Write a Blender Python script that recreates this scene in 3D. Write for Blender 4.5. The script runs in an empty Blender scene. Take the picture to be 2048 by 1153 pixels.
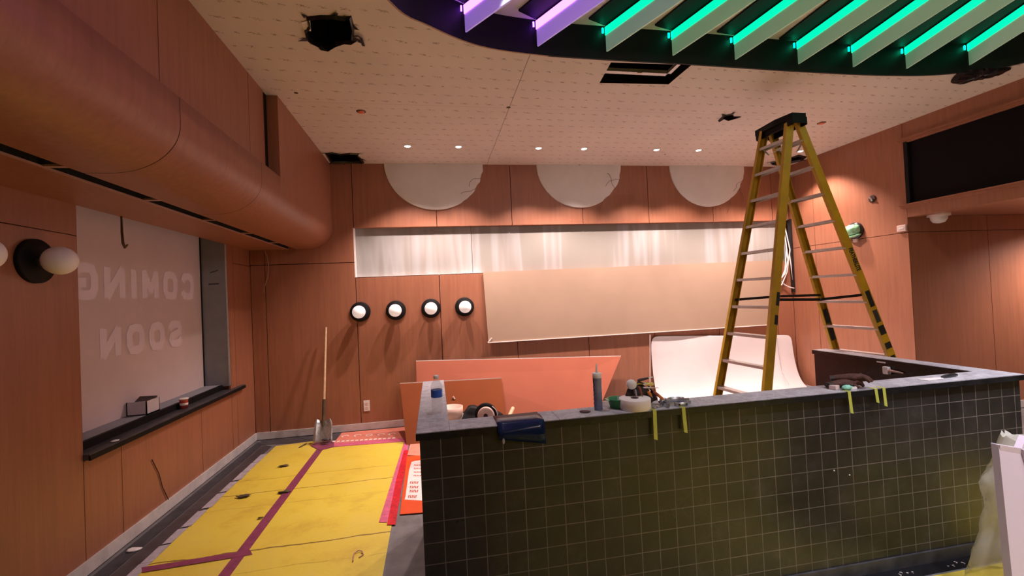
import bpy, math, random
from mathutils import Vector, Matrix, noise
random.seed(7)
sc = bpy.context.scene
COL = sc.collection
PI = math.pi

# ------------------------------------------------------------------ camera
F, CX, CY = 880.0, 1024.0, 576.5
CAM = Vector((0, 0, 1.76))
dY = Vector((868 - CX, -(598 - CY), -F)).normalized()
dX = Vector((1, .0425, 0)); dX.z = -(dX.dot(dY)) / dY.z; dX.normalize()
dZ = dX.cross(dY)
M = Matrix((dX, dY, dZ))                       # world = M @ camera vector
camd = bpy.data.cameras.new('camera'); cam = bpy.data.objects.new('camera', camd); COL.objects.link(cam)
camd.sensor_width = 36; camd.lens = F / 2048 * 36; camd.clip_start = .02
cam.matrix_world = Matrix.Translation(CAM) @ M.to_4x4()
sc.camera = cam

def at(x, y, ax, v):
    """point of the plane (axis ax = v) seen at photo pixel x, y"""
    d = M @ Vector((x - CX, -(y - CY), -F))
    return CAM + d * ((v - CAM[ax]) / d[ax])

# ------------------------------------------------------------------ world, exposure
w = bpy.data.worlds.new('world'); sc.world = w; w.use_nodes = True
w.node_tree.nodes['Background'].inputs[0].default_value = (.9, .75, .7, 1)
w.node_tree.nodes['Background'].inputs[1].default_value = .02
sc.view_settings.view_transform = 'Standard'; sc.view_settings.look = 'None'
sc.view_settings.gamma = 1; sc.view_settings.use_curve_mapping = False
sc.view_settings.exposure = 0.9
sc.cycles.diffuse_bounces = 6

def lamp(kind, loc, energy, color, name, parent=None, **kw):
    l = bpy.data.lights.new(name, kind); l.energy = energy; l.color = color
    for k, v in kw.items(): setattr(l, k, v)
    o = bpy.data.objects.new(name, l); COL.objects.link(o); o.location = loc
    if parent: o.parent = parent
    return o
DOWN_E, DOWN_C = 118, (1, .755, .69)           # downlights by the back wall
HALL_FILL_E, HALL_FILL_C = 75, (1, .76, .72)           # unseen fill lamps added behind the camera
RECESS_FILL_E, RECESS_FILL_C = 190, (.95, .92, 1)         # unseen fill lamps added between the ceiling fins

# room dimensions
XL, XR, YB, YF, ZC = -2.38, 5.83, 6.335, -4.2, 3.68

# ------------------------------------------------------------------ materials
def srgb(r, g, b):
    f = lambda c: ((c / 255) / 12.92 if c / 255 <= .04045 else ((c / 255 + .055) / 1.055) ** 2.4)
    return (f(r), f(g), f(b), 1)
class NT:
    def __init__(s, name):
        s.m = bpy.data.materials.new(name); s.m.use_nodes = True
        s.t = s.m.node_tree; s.n = s.t.nodes; s.b = s.n['Principled BSDF']
        s.co = s.n.new('ShaderNodeNewGeometry').outputs['Position']
    def link(s, a, b): s.t.links.new(a, b)
    def math(s, op, a, b=None, c=None):
        n = s.n.new('ShaderNodeMath'); n.operation = op
        for i, v in enumerate((a, b, c)):
            if v is None: continue
            if isinstance(v, (int, float)): n.inputs[i].default_value = v
            else: s.link(v, n.inputs[i])
        return n.outputs[0]
    def xyz(s, v=None):
        n = s.n.new('ShaderNodeSeparateXYZ'); s.link(v or s.co, n.inputs[0]); return n.outputs
    def mapping(s, scale, v=None, loc=(0, 0, 0)):
        n = s.n.new('ShaderNodeMapping'); s.link(v or s.co, n.inputs[0])
        n.inputs['Scale'].default_value = scale; n.inputs['Location'].default_value = loc; return n.outputs[0]
    def noise(s, scale, detail=4, rough=.6, v=None, out='Fac'):
        n = s.n.new('ShaderNodeTexNoise'); n.inputs['Scale'].default_value = scale
        n.inputs['Detail'].default_value = detail; n.inputs['Roughness'].default_value = rough
        s.link(v or s.co, n.inputs['Vector']); return n.outputs[out]
    def ramp(s, fac, stops):
        n = s.n.new('ShaderNodeValToRGB'); e = n.color_ramp.elements
        while len(e) < len(stops): e.new(.5)
        for i, (p, c) in enumerate(stops): e[i].position = p; e[i].color = c
        s.link(fac, n.inputs[0]); return n.outputs[0]
    def mix(s, fac, a, b):
        n = s.n.new('ShaderNodeMix'); n.data_type = 'RGBA'
        for i, v in ((0, fac), (6, a), (7, b)):
            if isinstance(v, (int, float)): n.inputs[i].default_value = v
            elif isinstance(v, tuple): n.inputs[i].default_value = v
            else: s.link(v, n.inputs[i])
        return n.outputs[2]
    def bump(s, h, strength=.2, dist=.01):
        n = s.n.new('ShaderNodeBump'); n.inputs['Strength'].default_value = strength
        n.inputs['Distance'].default_value = dist; s.link(h, n.inputs['Height']); s.link(n.outputs[0], s.b.inputs['Normal'])
    def set(s, color=None, rough=None, **kw):
        if color is not None:
            if isinstance(color, tuple): s.b.inputs['Base Color'].default_value = color
            else: s.link(color, s.b.inputs['Base Color'])
        if rough is not None:
            if isinstance(rough, (int, float)): s.b.inputs['Roughness'].default_value = rough
            else: s.link(rough, s.b.inputs['Roughness'])
        for k, v in kw.items(): s.b.inputs[k.replace('_', ' ')].default_value = v
        return s.m

def plain(name, c, rough=.6, var=.12, scale=14, **kw):
    n = NT(name); f = n.noise(scale)
    d = tuple(x * (1 - var) for x in c[:3]) + (1,); l = tuple(min(1, x * (1 + var)) for x in c[:3]) + (1,)
    return n.set(n.ramp(f, [(.3, d), (.7, l)]), rough, **kw)
def wood(name, c, axis='z', rough=.42):
    n = NT(name)
    sc_ = {'z': (9, 9, .5), 'y': (9, .5, 9), 'x': (.5, 9, 9)}[axis]
    f = n.noise(3.2, 6, .65, n.mapping(sc_)); g = n.noise(.9, 2)
    fine = n.noise(14, 3, .6, n.mapping(sc_))
    d = tuple(x * .86 for x in c[:3]) + (1,); l = tuple(x * 1.12 for x in c[:3]) + (1,)
    a = n.ramp(f, [(.3, d), (.72, l)])
    m2 = n.n.new('ShaderNodeMix'); m2.data_type = 'RGBA'; m2.blend_type = 'MULTIPLY'; m2.inputs[0].default_value = .5
    m2.inputs[0].default_value = .25; n.link(a, m2.inputs[6]); n.link(n.ramp(fine, [(.3, (.86, .84, .82, 1)), (.7, (1, 1, 1, 1))]), m2.inputs[7])
    m3 = n.n.new('ShaderNodeMix'); m3.data_type = 'RGBA'; m3.blend_type = 'MULTIPLY'; m3.inputs[0].default_value = .5
    n.link(m2.outputs[2], m3.inputs[6]); n.link(n.ramp(g, [(.3, (.88, .86, .84, 1)), (.7, (1, 1, 1, 1))]), m3.inputs[7])
    n.bump(f, .06, .002)
    return n.set(m3.outputs[2], rough)
def emit(name, c, s):
    n = NT(name); return n.set(c, .5, Emission_Color=c, Emission_Strength=s)

MAT = {}
WOODC = (.35, .142, .080, 1)
MAT['wood'] = wood('wood veneer', WOODC)
MAT['woodx'] = wood('wood veneer cross grain', WOODC, 'y')
MAT['groove'] = plain('dark groove', (.045, .014, .008, 1), .8)
MAT['black'] = plain('matt black', (.006, .006, .007, 1), .6, Specular_IOR_Level=.2)
MAT['void'] = plain('dark plenum', (.004, .004, .005, 1), .9)
MAT['blackplastic'] = plain('black plastic film', (.008, .008, .01, 1), .3)
MAT['satin'] = plain('satin black metal', (.012, .012, .013, 1), .35)
MAT['white'] = plain('white plaster', (.72, .70, .68, 1), .7, .04, 5)
MAT['beige'] = plain('pale upper ceiling', (.80, .74, .66, 1), .8, .05, 4)
MAT['alu'] = plain('aluminium', (.62, .60, .60, 1), .38, .08, 30, Metallic=.6)
MAT['steel'] = plain('galvanised steel', (.55, .56, .58, 1), .35, .25, 40, Metallic=.85)
MAT['yellowrail'] = plain('yellow fibreglass', (.55, .32, .015, 1), .4, .12, 9)
MAT['globe'] = emit('opal glass globe', (.9, .88, .88, 1), 0)
MAT['globelit'] = emit('lit opal glass globe', (1, .93, .9, 1), .2)
MAT['lens'] = emit('lit lamp lens', (1, .92, .85, 1), 9)
MAT['baseboard'] = plain('white primed baseboard', (.55, .53, .54, 1), .5, .15, 9)
MAT['kraft'] = plain('tan board paper', (.40, .285, .205, 1), .75, .03, 3)
MAT['coral'] = plain('coral paper facing', (.30, .088, .050, 1), .75, .04, 3, Specular_IOR_Level=.2)
MAT['coralback'] = plain('brown paper facing', (.20, .052, .016, 1), .8, .05, 3, Specular_IOR_Level=.15)
MAT['edge'] = plain('gypsum edge', (.85, .80, .78, 1), .8, .05)
MAT['whitesheet'] = plain('white plastic sheet', (.76, .72, .73, 1), .35, .02, 2)
MAT['windowfilm'] = plain('pale paper film lit from behind', (.55, .44, .43, 1), .8, .04, 3, Emission_Color=(1, .62, .66, 1), Emission_Strength=.015)
MAT['lettering'] = plain('film lettering with backlight glow', (.55, .44, .43, 1), .8, .04, 3, Emission_Color=(1, .62, .68, 1), Emission_Strength=.040)  # extra emission stands in for light shining through the letters
MAT['reveal'] = plain('grey primed reveal', (.25, .26, .30, 1), .7, .1, 6)
MAT['screen'] = plain('dark glass', (.005, .004, .006, 1), .5, .2, 3, Specular_IOR_Level=.1)
MAT['spray'] = plain('coral sprinkler cap', (.8, .2, .12, 1), .6)
MAT['concrete'] = plain('grey concrete', (.16, .155, .165, 1), .7, .25, 7)
MAT['darkstrip'] = plain('dark grey channel', (.035, .036, .045, 1), .6, .4, 12)
MAT['silver'] = plain('silver tape', (.42, .40, .46, 1), .35, .2, 20)
MAT['purpletape'] = plain('purple tape', (.23, .045, .10, 1), .45, .25, 20)
MAT['pinktape'] = plain('translucent pink tape', (.62, .13, .24, 1), .35, .2, 25)
MAT['redtape'] = plain('red tape', (.60, .02, .035, 1), .3, .25, 25)
MAT['orange'] = plain('orange card', (.75, .09, .02, 1), .35, .06, 8)
MAT['paleorange'] = plain('pale salmon card', (.80, .30, .22, 1), .4, .1, 8)
MAT['pinkpaper'] = plain('salmon floor paper', (.62, .20, .14, 1), .6, .1, 8)
MAT['print'] = plain('white print', (.85, .72, .70, 1), .6, .1, 30)
MAT['greentape'] = plain('yellow green tape', (.48, .52, .10, 1), .5, .1, 40)
MAT['cable'] = plain('white cable', (.75, .68, .66, 1), .4)
MAT['brownwire'] = plain('dark bronze hook', (.10, .06, .035, 1), .4)
MAT['tan'] = plain('tan cord', (.45, .26, .16, 1), .6)
MAT['greenwrap'] = plain('pale green film', (.28, .60, .36, 1), .28, .1, 12)
MAT['whiteplastic'] = plain('white plastic', (.80, .78, .78, 1), .35, .03)
MAT['pinkwhite'] = plain('pale pink plastic', (.72, .55, .52, 1), .4, .05)
MAT['glove'] = plain('brown knit glove', (.075, .028, .022, 1), .9, .4, 60)
MAT['mint'] = plain('mint green plastic', (.25, .62, .50, 1), .4, .1)
MAT['green'] = plain('green plastic', (.045, .22, .09, 1), .3, .1)
MAT['paper'] = plain('white paper tape', (.82, .74, .73, 1), .8, .03)
MAT['darkcore'] = plain('dark cardboard core', (.08, .04, .05, 1), .8)
MAT['caulkblue'] = plain('blue grey printed tube', (.23, .26, .42, 1), .35, .25, 20)
MAT['navy'] = plain('navy print', (.02, .03, .12, 1), .4)
MAT['bluelabel'] = plain('blue bottle label', (.03, .13, .62, 1), .4, .2, 60)
MAT['clear'] = plain('clear plastic', (.80, .84, .88, 1), .08, .01, 4, Alpha=.2)
MAT['bag'] = plain('clear crumpled plastic bag', (.80, .78, .74, 1), .2, .05, 6, Alpha=.42)
MAT['bluefilm'] = plain('smoked blue plastic film', (.012, .028, .10, 1), .12, .2, 5, Transmission_Weight=.35, IOR=1.3)
MAT['bucket'] = plain('cream bucket plastic', (.72, .50, .42, 1), .45, .05)
MAT['pickwood'] = plain('pale wooden handle', (.60, .42, .26, 1), .6, .15, 25)
MAT['spool'] = plain('pale pink cardboard', (.62, .42, .38, 1), .7, .1)
MAT['mauve'] = plain('mauve grey board', (.52, .44, .53, 1), .7, .04, 3)
MAT['orangegrip'] = plain('orange grip', (.75, .22, .04, 1), .4, .1)
MAT['yellowgrip'] = plain('yellow grip', (.78, .62, .16, 1), .45, .1)
MAT['redgrip'] = plain('dull red grip', (.30, .07, .05, 1), .5, .15)
MAT['leather'] = plain('dark leather', (.035, .022, .022, 1), .6, .4, 40)
MAT['redcup'] = plain('red paper cup', (.45, .06, .05, 1), .5, .2, 60)
MAT['boxwhite'] = plain('white card box', (.55, .50, .55, 1), .7, .05)
MAT['debris'] = plain('dark debris', (.08, .055, .03, 1), .8, .3)
MAT['ink'] = plain('black ink', (.008, .008, .008, 1), .6)
MAT['redink'] = plain('red ink', (.55, .07, .04, 1), .6)
MAT['ply'] = plain('plywood edge', (.42, .26, .19, 1), .7, .15, 20)
MAT['dullpink'] = plain('dusty pink trim', (.48, .28, .24, 1), .5, .1)

def cell_marks():
    n = NT('printed ceiling membrane')
    base = n.ramp(n.noise(1.3, 3), [(.3, (.67, .59, .53, 1)), (.7, (.73, .65, .59, 1))])
    X, Y, Z = n.xyz()
    wob = n.noise(55, 3, .7)
    rowf = n.math('DIVIDE', Y, .17); row = n.math('FLOOR', rowf)
    v = n.math('MULTIPLY', n.math('SUBTRACT', n.math('SUBTRACT', rowf, row), .5), .17)
    v = n.math('ADD', v, n.math('MULTIPLY', n.math('SUBTRACT', wob, .5), .035))
    xs = n.math('ADD', n.math('DIVIDE', X, .125), n.math('MULTIPLY', row, .62))
    cell = n.math('FLOOR', xs)
    u = n.math('MULTIPLY', n.math('SUBTRACT', n.math('SUBTRACT', xs, cell), .5), .125)
    odd = n.math('ABSOLUTE', n.math('MODULO', cell, 2))            # 1 = small mark
    size = n.math('SUBTRACT', 1, n.math('MULTIPLY', odd, .45))
    tot = None
    for (a, c, w_, L) in ((-.35, .0, .0020, .045), (.6, .002, .0016, .020), (0, -.006, .0016, .032), (-1.2, .004, .0018, .014)):
        d = n.math('ABSOLUTE', n.math('SUBTRACT', n.math('SUBTRACT', v, n.math('MULTIPLY', u, -a)), c))
        s1 = n.math('LESS_THAN', d, w_ * 1.5)
        s2 = n.math('LESS_THAN', n.math('ABSOLUTE', u), n.math('MULTIPLY', size, L))
        k = n.math('MULTIPLY', s1, s2)
        tot = k if tot is None else n.math('MAXIMUM', tot, k)
    patch = n.ramp(n.noise(38, 2), [(.38, (0, 0, 0, 1)), (.52, (1, 1, 1, 1))])
    tot = n.math('MULTIPLY', tot, n.math('MULTIPLY', patch, .75))
    col = n.mix(tot, base, (.16, .11, .07, 1))
    j = n.math('LESS_THAN', n.math('ABSOLUTE', n.math('SUBTRACT', n.math('ADD', X, n.math('MULTIPLY', n.math('SUBTRACT', n.noise(3), .5), .02)), .84)), .0035)
    j2 = n.math('LESS_THAN', n.math('ABSOLUTE', n.math('SUBTRACT', Y, 4.40)), .0028)
    col = n.mix(n.math('MULTIPLY', j, .75), col, (.10, .06, .04, 1))
    col = n.mix(n.math('MULTIPLY', j2, .35), col, (.16, .10, .07, 1))
    return n.set(col, .55)
MAT['ceiling'] = cell_marks()

def tile_mat():
    n = NT('black square tile with pale grout')
    X, Y, Z = n.xyz()
    def line(c, off, pitch=.1049, w_=.0021):
        f = n.math('DIVIDE', n.math('ADD', c, off), pitch)
        d = n.math('ABSOLUTE', n.math('SUBTRACT', n.math('SUBTRACT', f, n.math('FLOOR', f)), .5))
        return n.math('GREATER_THAN', d, .5 - w_ / pitch)
    nz = n.noise(7, 5, .7)
    t = n.ramp(nz, [(.25, (.012, .011, .011, 1)), (.55, (.022, .020, .020, 1)), (.8, (.045, .040, .040, 1))])
    g = n.math('MAXIMUM', line(X, -.003 + 1.049 * 5), line(Z, -.963 + 1.049 * 5))
    fade = n.ramp(n.noise(2.0, 3), [(.35, (.35, .35, .35, 1)), (.6, (.9, .9, .9, 1))])
    col = n.mix(n.math('MULTIPLY', g, fade), t, (.17, .15, .15, 1))
    n.bump(n.math('SUBTRACT', 1, g), .15, .001)
    r = n.ramp(n.noise(3, 4, .7), [(.3, (.26, .26, .26, 1)), (.7, (.42, .42, .42, 1))])
    return n.set(col, r)
MAT['tile'] = tile_mat()
def stone_mat():
    n = NT('dusty dark stone cap')
    f = n.noise(9, 6, .75); v = n.noise(3.5, 8, .8)
    col = n.ramp(f, [(.25, (.22, .21, .245, 1)), (.55, (.36, .35, .40, 1)), (.8, (.60, .58, .63, 1))])
    vein = n.ramp(v, [(.46, (0, 0, 0, 1)), (.5, (1, 1, 1, 1)), (.54, (0, 0, 0, 1))])
    col = n.mix(n.math('MULTIPLY', vein, .45), col, (.66, .66, .70, 1))
    return n.set(col, .5)
MAT['stone'] = stone_mat()
MAT['blackstone'] = plain('polished black stone', (.012, .012, .014, 1), .22, .5, 10)
MAT['graystone'] = plain('dark grey sill stone', (.05, .048, .055, 1), .4, .4, 10)

def yellow_mat():
    n = NT('yellow protective floor sheet')
    X, Y, Z = n.xyz()
    col = n.ramp(n.noise(2.2, 5, .7), [(.3, (.60, .43, .06, 1)), (.5, (.74, .60, .065, 1)), (.75, (.84, .72, .10, 1))])
    for (y0, s, a, w_) in ((4.56, .0, .8, .006), (3.50, .0, .95, .008), (4.25, 0, .35, .004), (4.90, 0, .7, .004), (3.22, 0, .4, .004), (5.2, 0, .2, .003), (2.0, 0, .5, .006), (1.2, 0, .5, .006)):
        d = n.math('ABSOLUTE', n.math('SUBTRACT', n.math('ADD', Y, n.math('MULTIPLY', n.math('SUBTRACT', n.noise(2.5, 4), .5), .09)), y0))
        k = n.math('MULTIPLY', n.math('LESS_THAN', d, w_), n.math('MULTIPLY', n.ramp(n.noise(1.7 + y0, 2), [(.35, (0, 0, 0, 1)), (.5, (1, 1, 1, 1))]), a))
        if a > .75: k = n.math('MULTIPLY', n.math('LESS_THAN', d, w_), a)
        col = n.mix(k, col, (.16, .09, .015, 1))
    st = n.ramp(n.noise(26, 6, .8), [(.60, (0, 0, 0, 1)), (.72, (1, 1, 1, 1))])
    col = n.mix(n.math('MULTIPLY', st, .35), col, (.33, .20, .05, 1))
    dirt = n.ramp(n.noise(1.1, 5, .75), [(.45, (0, 0, 0, 1)), (.7, (1, 1, 1, 1))])
    col = n.mix(n.math('MULTIPLY', dirt, .45), col, (.50, .34, .10, 1))
    n.bump(n.noise(3.5, 4, .6), .25, .02)
    return n.set(col, .42)
MAT['yellow'] = yellow_mat()
def drywall_mat():
    n = NT('drywall with joint compound')
    X, Y, Z = n.xyz()
    f = n.noise(1.0, 3, .6, n.mapping((1.9, .2, .15)))
    col = n.ramp(f, [(.36, (.29, .28, .25, 1)), (.44, (.30, .29, .265, 1)), (.50, (.38, .385, .385, 1)), (.58, (.30, .285, .26, 1)), (.66, (.37, .375, .38, 1))])
    return n.set(col, .75)
MAT['drywall'] = drywall_mat()

# ------------------------------------------------------------------ mesh builder
class MB:
    def __init__(s): s.v = []; s.f = []; s.m = []; s.s = []
    def add(s, vs, fs, mi=0, smooth=False):
        o = len(s.v); s.v += [Vector(p) for p in vs]
        for f in fs: s.f.append([i + o for i in f]); s.m.append(mi); s.s.append(smooth)
        return s
    def box(s, lo, hi, mi=0, T=None):
        x0, y0, z0 = lo; x1, y1, z1 = hi
        vs = [Vector(p) for p in ((x0, y0, z0), (x1, y0, z0), (x1, y1, z0), (x0, y1, z0), (x0, y0, z1), (x1, y0, z1), (x1, y1, z1), (x0, y1, z1))]
        if T: vs = [T @ p for p in vs]
        return s.add(vs, [(0, 3, 2, 1), (4, 5, 6, 7), (0, 1, 5, 4), (1, 2, 6, 5), (2, 3, 7, 6), (3, 0, 4, 7)], mi)
    def quad(s, a, b, c, d, mi=0): return s.add([a, b, c, d], [(0, 1, 2, 3)], mi)
    def slab(s, pts, off, mi=0, side=None):
        """closed slab: polygon pts extruded by vector off"""
        n = len(pts); off = Vector(off); vs = [Vector(p) for p in pts] + [Vector(p) + off for p in pts]
        s.add(vs, [tuple(range(n))[::-1], tuple(range(n, 2 * n))], mi)
        s.add(vs, [(i, (i + 1) % n, (i + 1) % n + n, i + n) for i in range(n)], mi if side is None else side)
        return s
    def beam(s, a, b, wv, tv, mi=0):
        """bar from a to b with full cross-section vectors wv, tv"""
        a, b, wv, tv = map(Vector, (a, b, wv, tv)); vs = []
        for p in (a, b):
            for i, j in ((-1, -1), (1, -1), (1, 1), (-1, 1)): vs.append(p + wv * i * .5 + tv * j * .5)
        return s.add(vs, [(0, 1, 2, 3)[::-1], (4, 5, 6, 7), (0, 1, 5, 4), (1, 2, 6, 5), (2, 3, 7, 6), (3, 0, 4, 7)], mi)
    def tube(s, pts, rad, mi=0, n=10, caps=True, flat=1.0):
        pts = [Vector(p) for p in pts]; rads = rad if isinstance(rad, (list, tuple)) else [rad] * len(pts)
        vs = []; up = None
        for i, p in enumerate(pts):
            t = (pts[min(i + 1, len(pts) - 1)] - pts[max(i - 1, 0)]).normalized()
            if up is None: up = Vector((0, 0, 1)) if abs(t.z) < .9 else Vector((1, 0, 0))
            a = t.cross(up).normalized(); b = a.cross(t).normalized(); up = b
            for k in range(n):
                th = 2 * PI * k / n; vs.append(p + (a * math.cos(th) + b * math.sin(th) * flat) * rads[i])
        fs = [(i * n + k, i * n + (k + 1) % n, (i + 1) * n + (k + 1) % n, (i + 1) * n + k) for i in range(len(pts) - 1) for k in range(n)]
        s.add(vs, fs, mi, True)
        if caps: s.add(vs[:n], [tuple(range(n))[::-1]], mi); s.add(vs[-n:], [tuple(range(n))], mi)
        return s
    def lathe(s, prof, c=(0, 0, 0), axis=(0, 0, 1), n=32, mi=0, smooth=True):
        """profile (r, h) revolved about the axis through c"""
        ax = Vector(axis).normalized(); a = ax.orthogonal().normalized(); b = ax.cross(a); c = Vector(c); vs = []
        for r, h in prof:
            for k in range(n):
                th = 2 * PI * k / n; vs.append(c + ax * h + (a * math.cos(th) + b * math.sin(th)) * max(r, 1e-5))
        fs = [(i * n + k, i * n + (k + 1) % n, (i + 1) * n + (k + 1) % n, (i + 1) * n + k) for i in range(len(prof) - 1) for k in range(n)]
        return s.add(vs, fs, mi, smooth)
    def ball(s, c, r, mi=0, n=32, sq=(1, 1, 1), bumpy=0, seed=0, fr=3):
        vs = []; c = Vector(c); m = n // 2
        for i in range(m + 1):
            ph = PI * i / m
            for k in range(n):
                th = 2 * PI * k / n; d = Vector((math.sin(ph) * math.cos(th), math.sin(ph) * math.sin(th), math.cos(ph)))
                q = 1 + (bumpy * noise.noise(d * fr + Vector((seed, seed * 2, 0))) if bumpy else 0)
                vs.append(c + Vector((d.x * sq[0], d.y * sq[1], d.z * sq[2])) * r * q)
        fs = [(i * n + k, (i + 1) * n + k, (i + 1) * n + (k + 1) % n, i * n + (k + 1) % n) for i in range(m) for k in range(n)]
        return s.add(vs, fs, mi, True)
    def build(s, name, mats, parent=None, bevel=0, origin=None):
        me = bpy.data.meshes.new(name)
        o3 = Vector((0, 0, 0))
        if parent is not None: o3 = Vector(parent.get('_o', (0, 0, 0)))
        elif origin is not None: o3 = Vector(origin)
        me.from_pydata([v - o3 for v in s.v], [], s.f)
        for m in (mats if isinstance(mats, (list, tuple)) else [mats]): me.materials.append(MAT[m] if isinstance(m, str) else m)
        for i, p in enumerate(me.polygons): p.material_index = s.m[i]; p.use_smooth = s.s[i]
        o = bpy.data.objects.new(name, me); COL.objects.link(o)
        if parent is not None: o.parent = parent; o['_o'] = o3
        else: o.location = o3; o['_o'] = o3
        if bevel:
            b = o.modifiers.new('bevel', 'BEVEL'); b.width = bevel; b.segments = 2; b.limit_method = 'ANGLE'
        return o
def tag(o, label=None, cat=None, group=None, kind=None):
    for k, v in (('label', label), ('category', cat), ('group', group), ('kind', kind)):
        if v: o[k] = v
    return o
def empty(name, loc, label, cat, group=None):
    o = bpy.data.objects.new(name, None); COL.objects.link(o); o.location = loc; o['_o'] = Vector(loc); o.empty_display_size = .1
    return tag(o, label, cat, group)
def struct(mb, name, mats, **k): return tag(mb.build(name, mats, **k), kind='structure')
def copy_tree(o, loc):
    c = o.copy(); COL.objects.link(c); c.location = loc
    for ch in [x for x in bpy.data.objects if x.parent == o]:
        d = ch.copy(); COL.objects.link(d); d.parent = c
        for g in [x for x in bpy.data.objects if x.parent == ch]:
            e = g.copy(); COL.objects.link(e); e.parent = d
    return c
def fill(loops, name, mat, z):
    """flat polygon with holes at height z, facing down"""
    import bmesh
    bm = bmesh.new()
    for L in loops:
        vs = [bm.verts.new((x, y, z)) for x, y in L]
        for i in range(len(vs)): bm.edges.new((vs[i], vs[(i + 1) % len(vs)]))
    bmesh.ops.triangle_fill(bm, use_beauty=True, use_dissolve=False, edges=bm.edges[:])
    for f in bm.faces:
        if f.normal.z > 0: f.normal_flip()
    me = bpy.data.meshes.new(name); bm.to_mesh(me); bm.free(); me.materials.append(MAT[mat])
    o = bpy.data.objects.new(name, me); COL.objects.link(o); o['_o'] = Vector((0, 0, 0)); return o
def text_mesh(txt, size, name, mat, T, parent=None, extrude=0.0, sx=1.0, bold=0.0):
    cu = bpy.data.curves.new(name, 'FONT'); cu.body = txt; cu.size = size; cu.extrude = extrude; cu.align_x = 'CENTER'; cu.align_y = 'CENTER'; cu.offset = bold
    t = bpy.data.objects.new('tmp_text', cu); COL.objects.link(t)
    bpy.context.view_layer.update()
    dg = bpy.context.evaluated_depsgraph_get()
    me = bpy.data.meshes.new_from_object(t.evaluated_get(dg)); me.name = name
    bpy.data.objects.remove(t); bpy.data.curves.remove(cu)
    o3 = Vector(parent['_o']) if parent is not None else Vector((0, 0, 0))
    me.transform(Matrix.Diagonal((sx, 1, 1, 1))); me.transform(T); me.transform(Matrix.Translation(-o3))
    me.materials.clear(); me.materials.append(MAT[mat])
    o = bpy.data.objects.new(name, me); COL.objects.link(o)
    if parent is not None: o.parent = parent
    return o

# ================================================================== STRUCTURE
struct(MB().box((-3.2, YF, -.1), (9.6, YB + .3, 0)), 'floor', 'concrete')

# ---- walls of wood panels over a dark backing
def panels(mb, ax, plane, rects, th, gap=.007, mi=0):
    """rects (a0, a1, z0, z1) on the wall plane; th = direction and thickness towards the backing"""
    for a0, a1, z0, z1 in rects:
        g = gap / 2
        if ax == 1: lo, hi = (a0 + g, min(plane, plane + th), z0 + g), (a1 - g, max(plane, plane + th), z1 - g)
        else: lo, hi = (min(plane, plane + th), a0 + g, z0 + g), (max(plane, plane + th), a1 - g, z1 - g)
        mb.box(lo, hi, mi)
# back wall
seams = [-1.05, .085, 1.175, 2.265, 3.34, 4.445, 5.52]
b = MB()
b.box((-3.0, YB + .115, 0), (9.6, YB + .3, 4.35), 1)
rects = []
xs = [-2.38, -2.2, -1.05]
for i in range(2): rects += [(xs[i], xs[i + 1], 0, 2.31), (xs[i], xs[i + 1], 2.31, 4.2)]
xs = [-1.05, .085, 1.175, 2.265, 3.34, 4.445, 5.52, 5.83]
for i in range(7):
    rects.append((xs[i], xs[i + 1], 0, 2.108)); rects.append((xs[i], xs[i + 1], 2.785, 4.2))
panels(b, 1, YB, rects, .11, .009)
wb = struct(b, 'wall_back', ['wood', 'groove'])
for (x0, x1, nm) in ((-1.05, .572, 'drywall_sheet'), (.578, 5.815, 'drywall_sheet')):
    MB().box((x0, YB + .092, 2.10), (x1, YB + .108, 2.80)).build(nm, 'drywall', wb)
MB().box((-1.058, YB - .002, 2.105), (-1.045, YB + .09, 2.785)).build('edge_trim', 'edge', wb)
MB().box((-1.05, YB + .0, 2.096), (.72, YB + .09, 2.106)).build('edge_trim', 'edge', wb)

# left wall with the window opening
WY0, WY1, WZ0 = 3.465, 5.66, .765
b = MB()
b.box((XL - .5, YF, 0), (XL - .02, WY0 - .001, 4.35), 1)
b.box((XL - .5, WY1 + .001, 0), (XL - .02, YB + .3, 4.35), 1)
b.box((XL - .5, WY0 - .001, 0), (XL - .02, WY1 + .001, WZ0), 1)
b.box((XL - .5, WY0 - .001, 2.60), (XL - .02, WY1 + .001, 4.35), 1)
rects = [(YF, .5, 0, 2.3), (.5, 1.6, 0, 2.3), (1.6, 2.68, 0, 2.3), (2.68, WY0, 0, 2.3), (YF, WY0, 2.3, 2.56),
         (WY0, 3.83, 0, WZ0), (3.83, 4.995, 0, WZ0), (4.995, WY1 + .02, 0, WZ0),
         (WY1, 5.82, WZ0, 2.56), (WY1 + .02, 5.82, 0, WZ0), (5.82, YB, 0, 2.3), (5.82, YB, 2.3, 2.56)]
panels(b, 0, XL, rects, -.02, .006)
b.box((XL - .28, WY0 - .004, WZ0), (XL, WY0, 2.56), 0)
struct(b, 'wall_left', ['wood', 'groove'])

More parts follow.
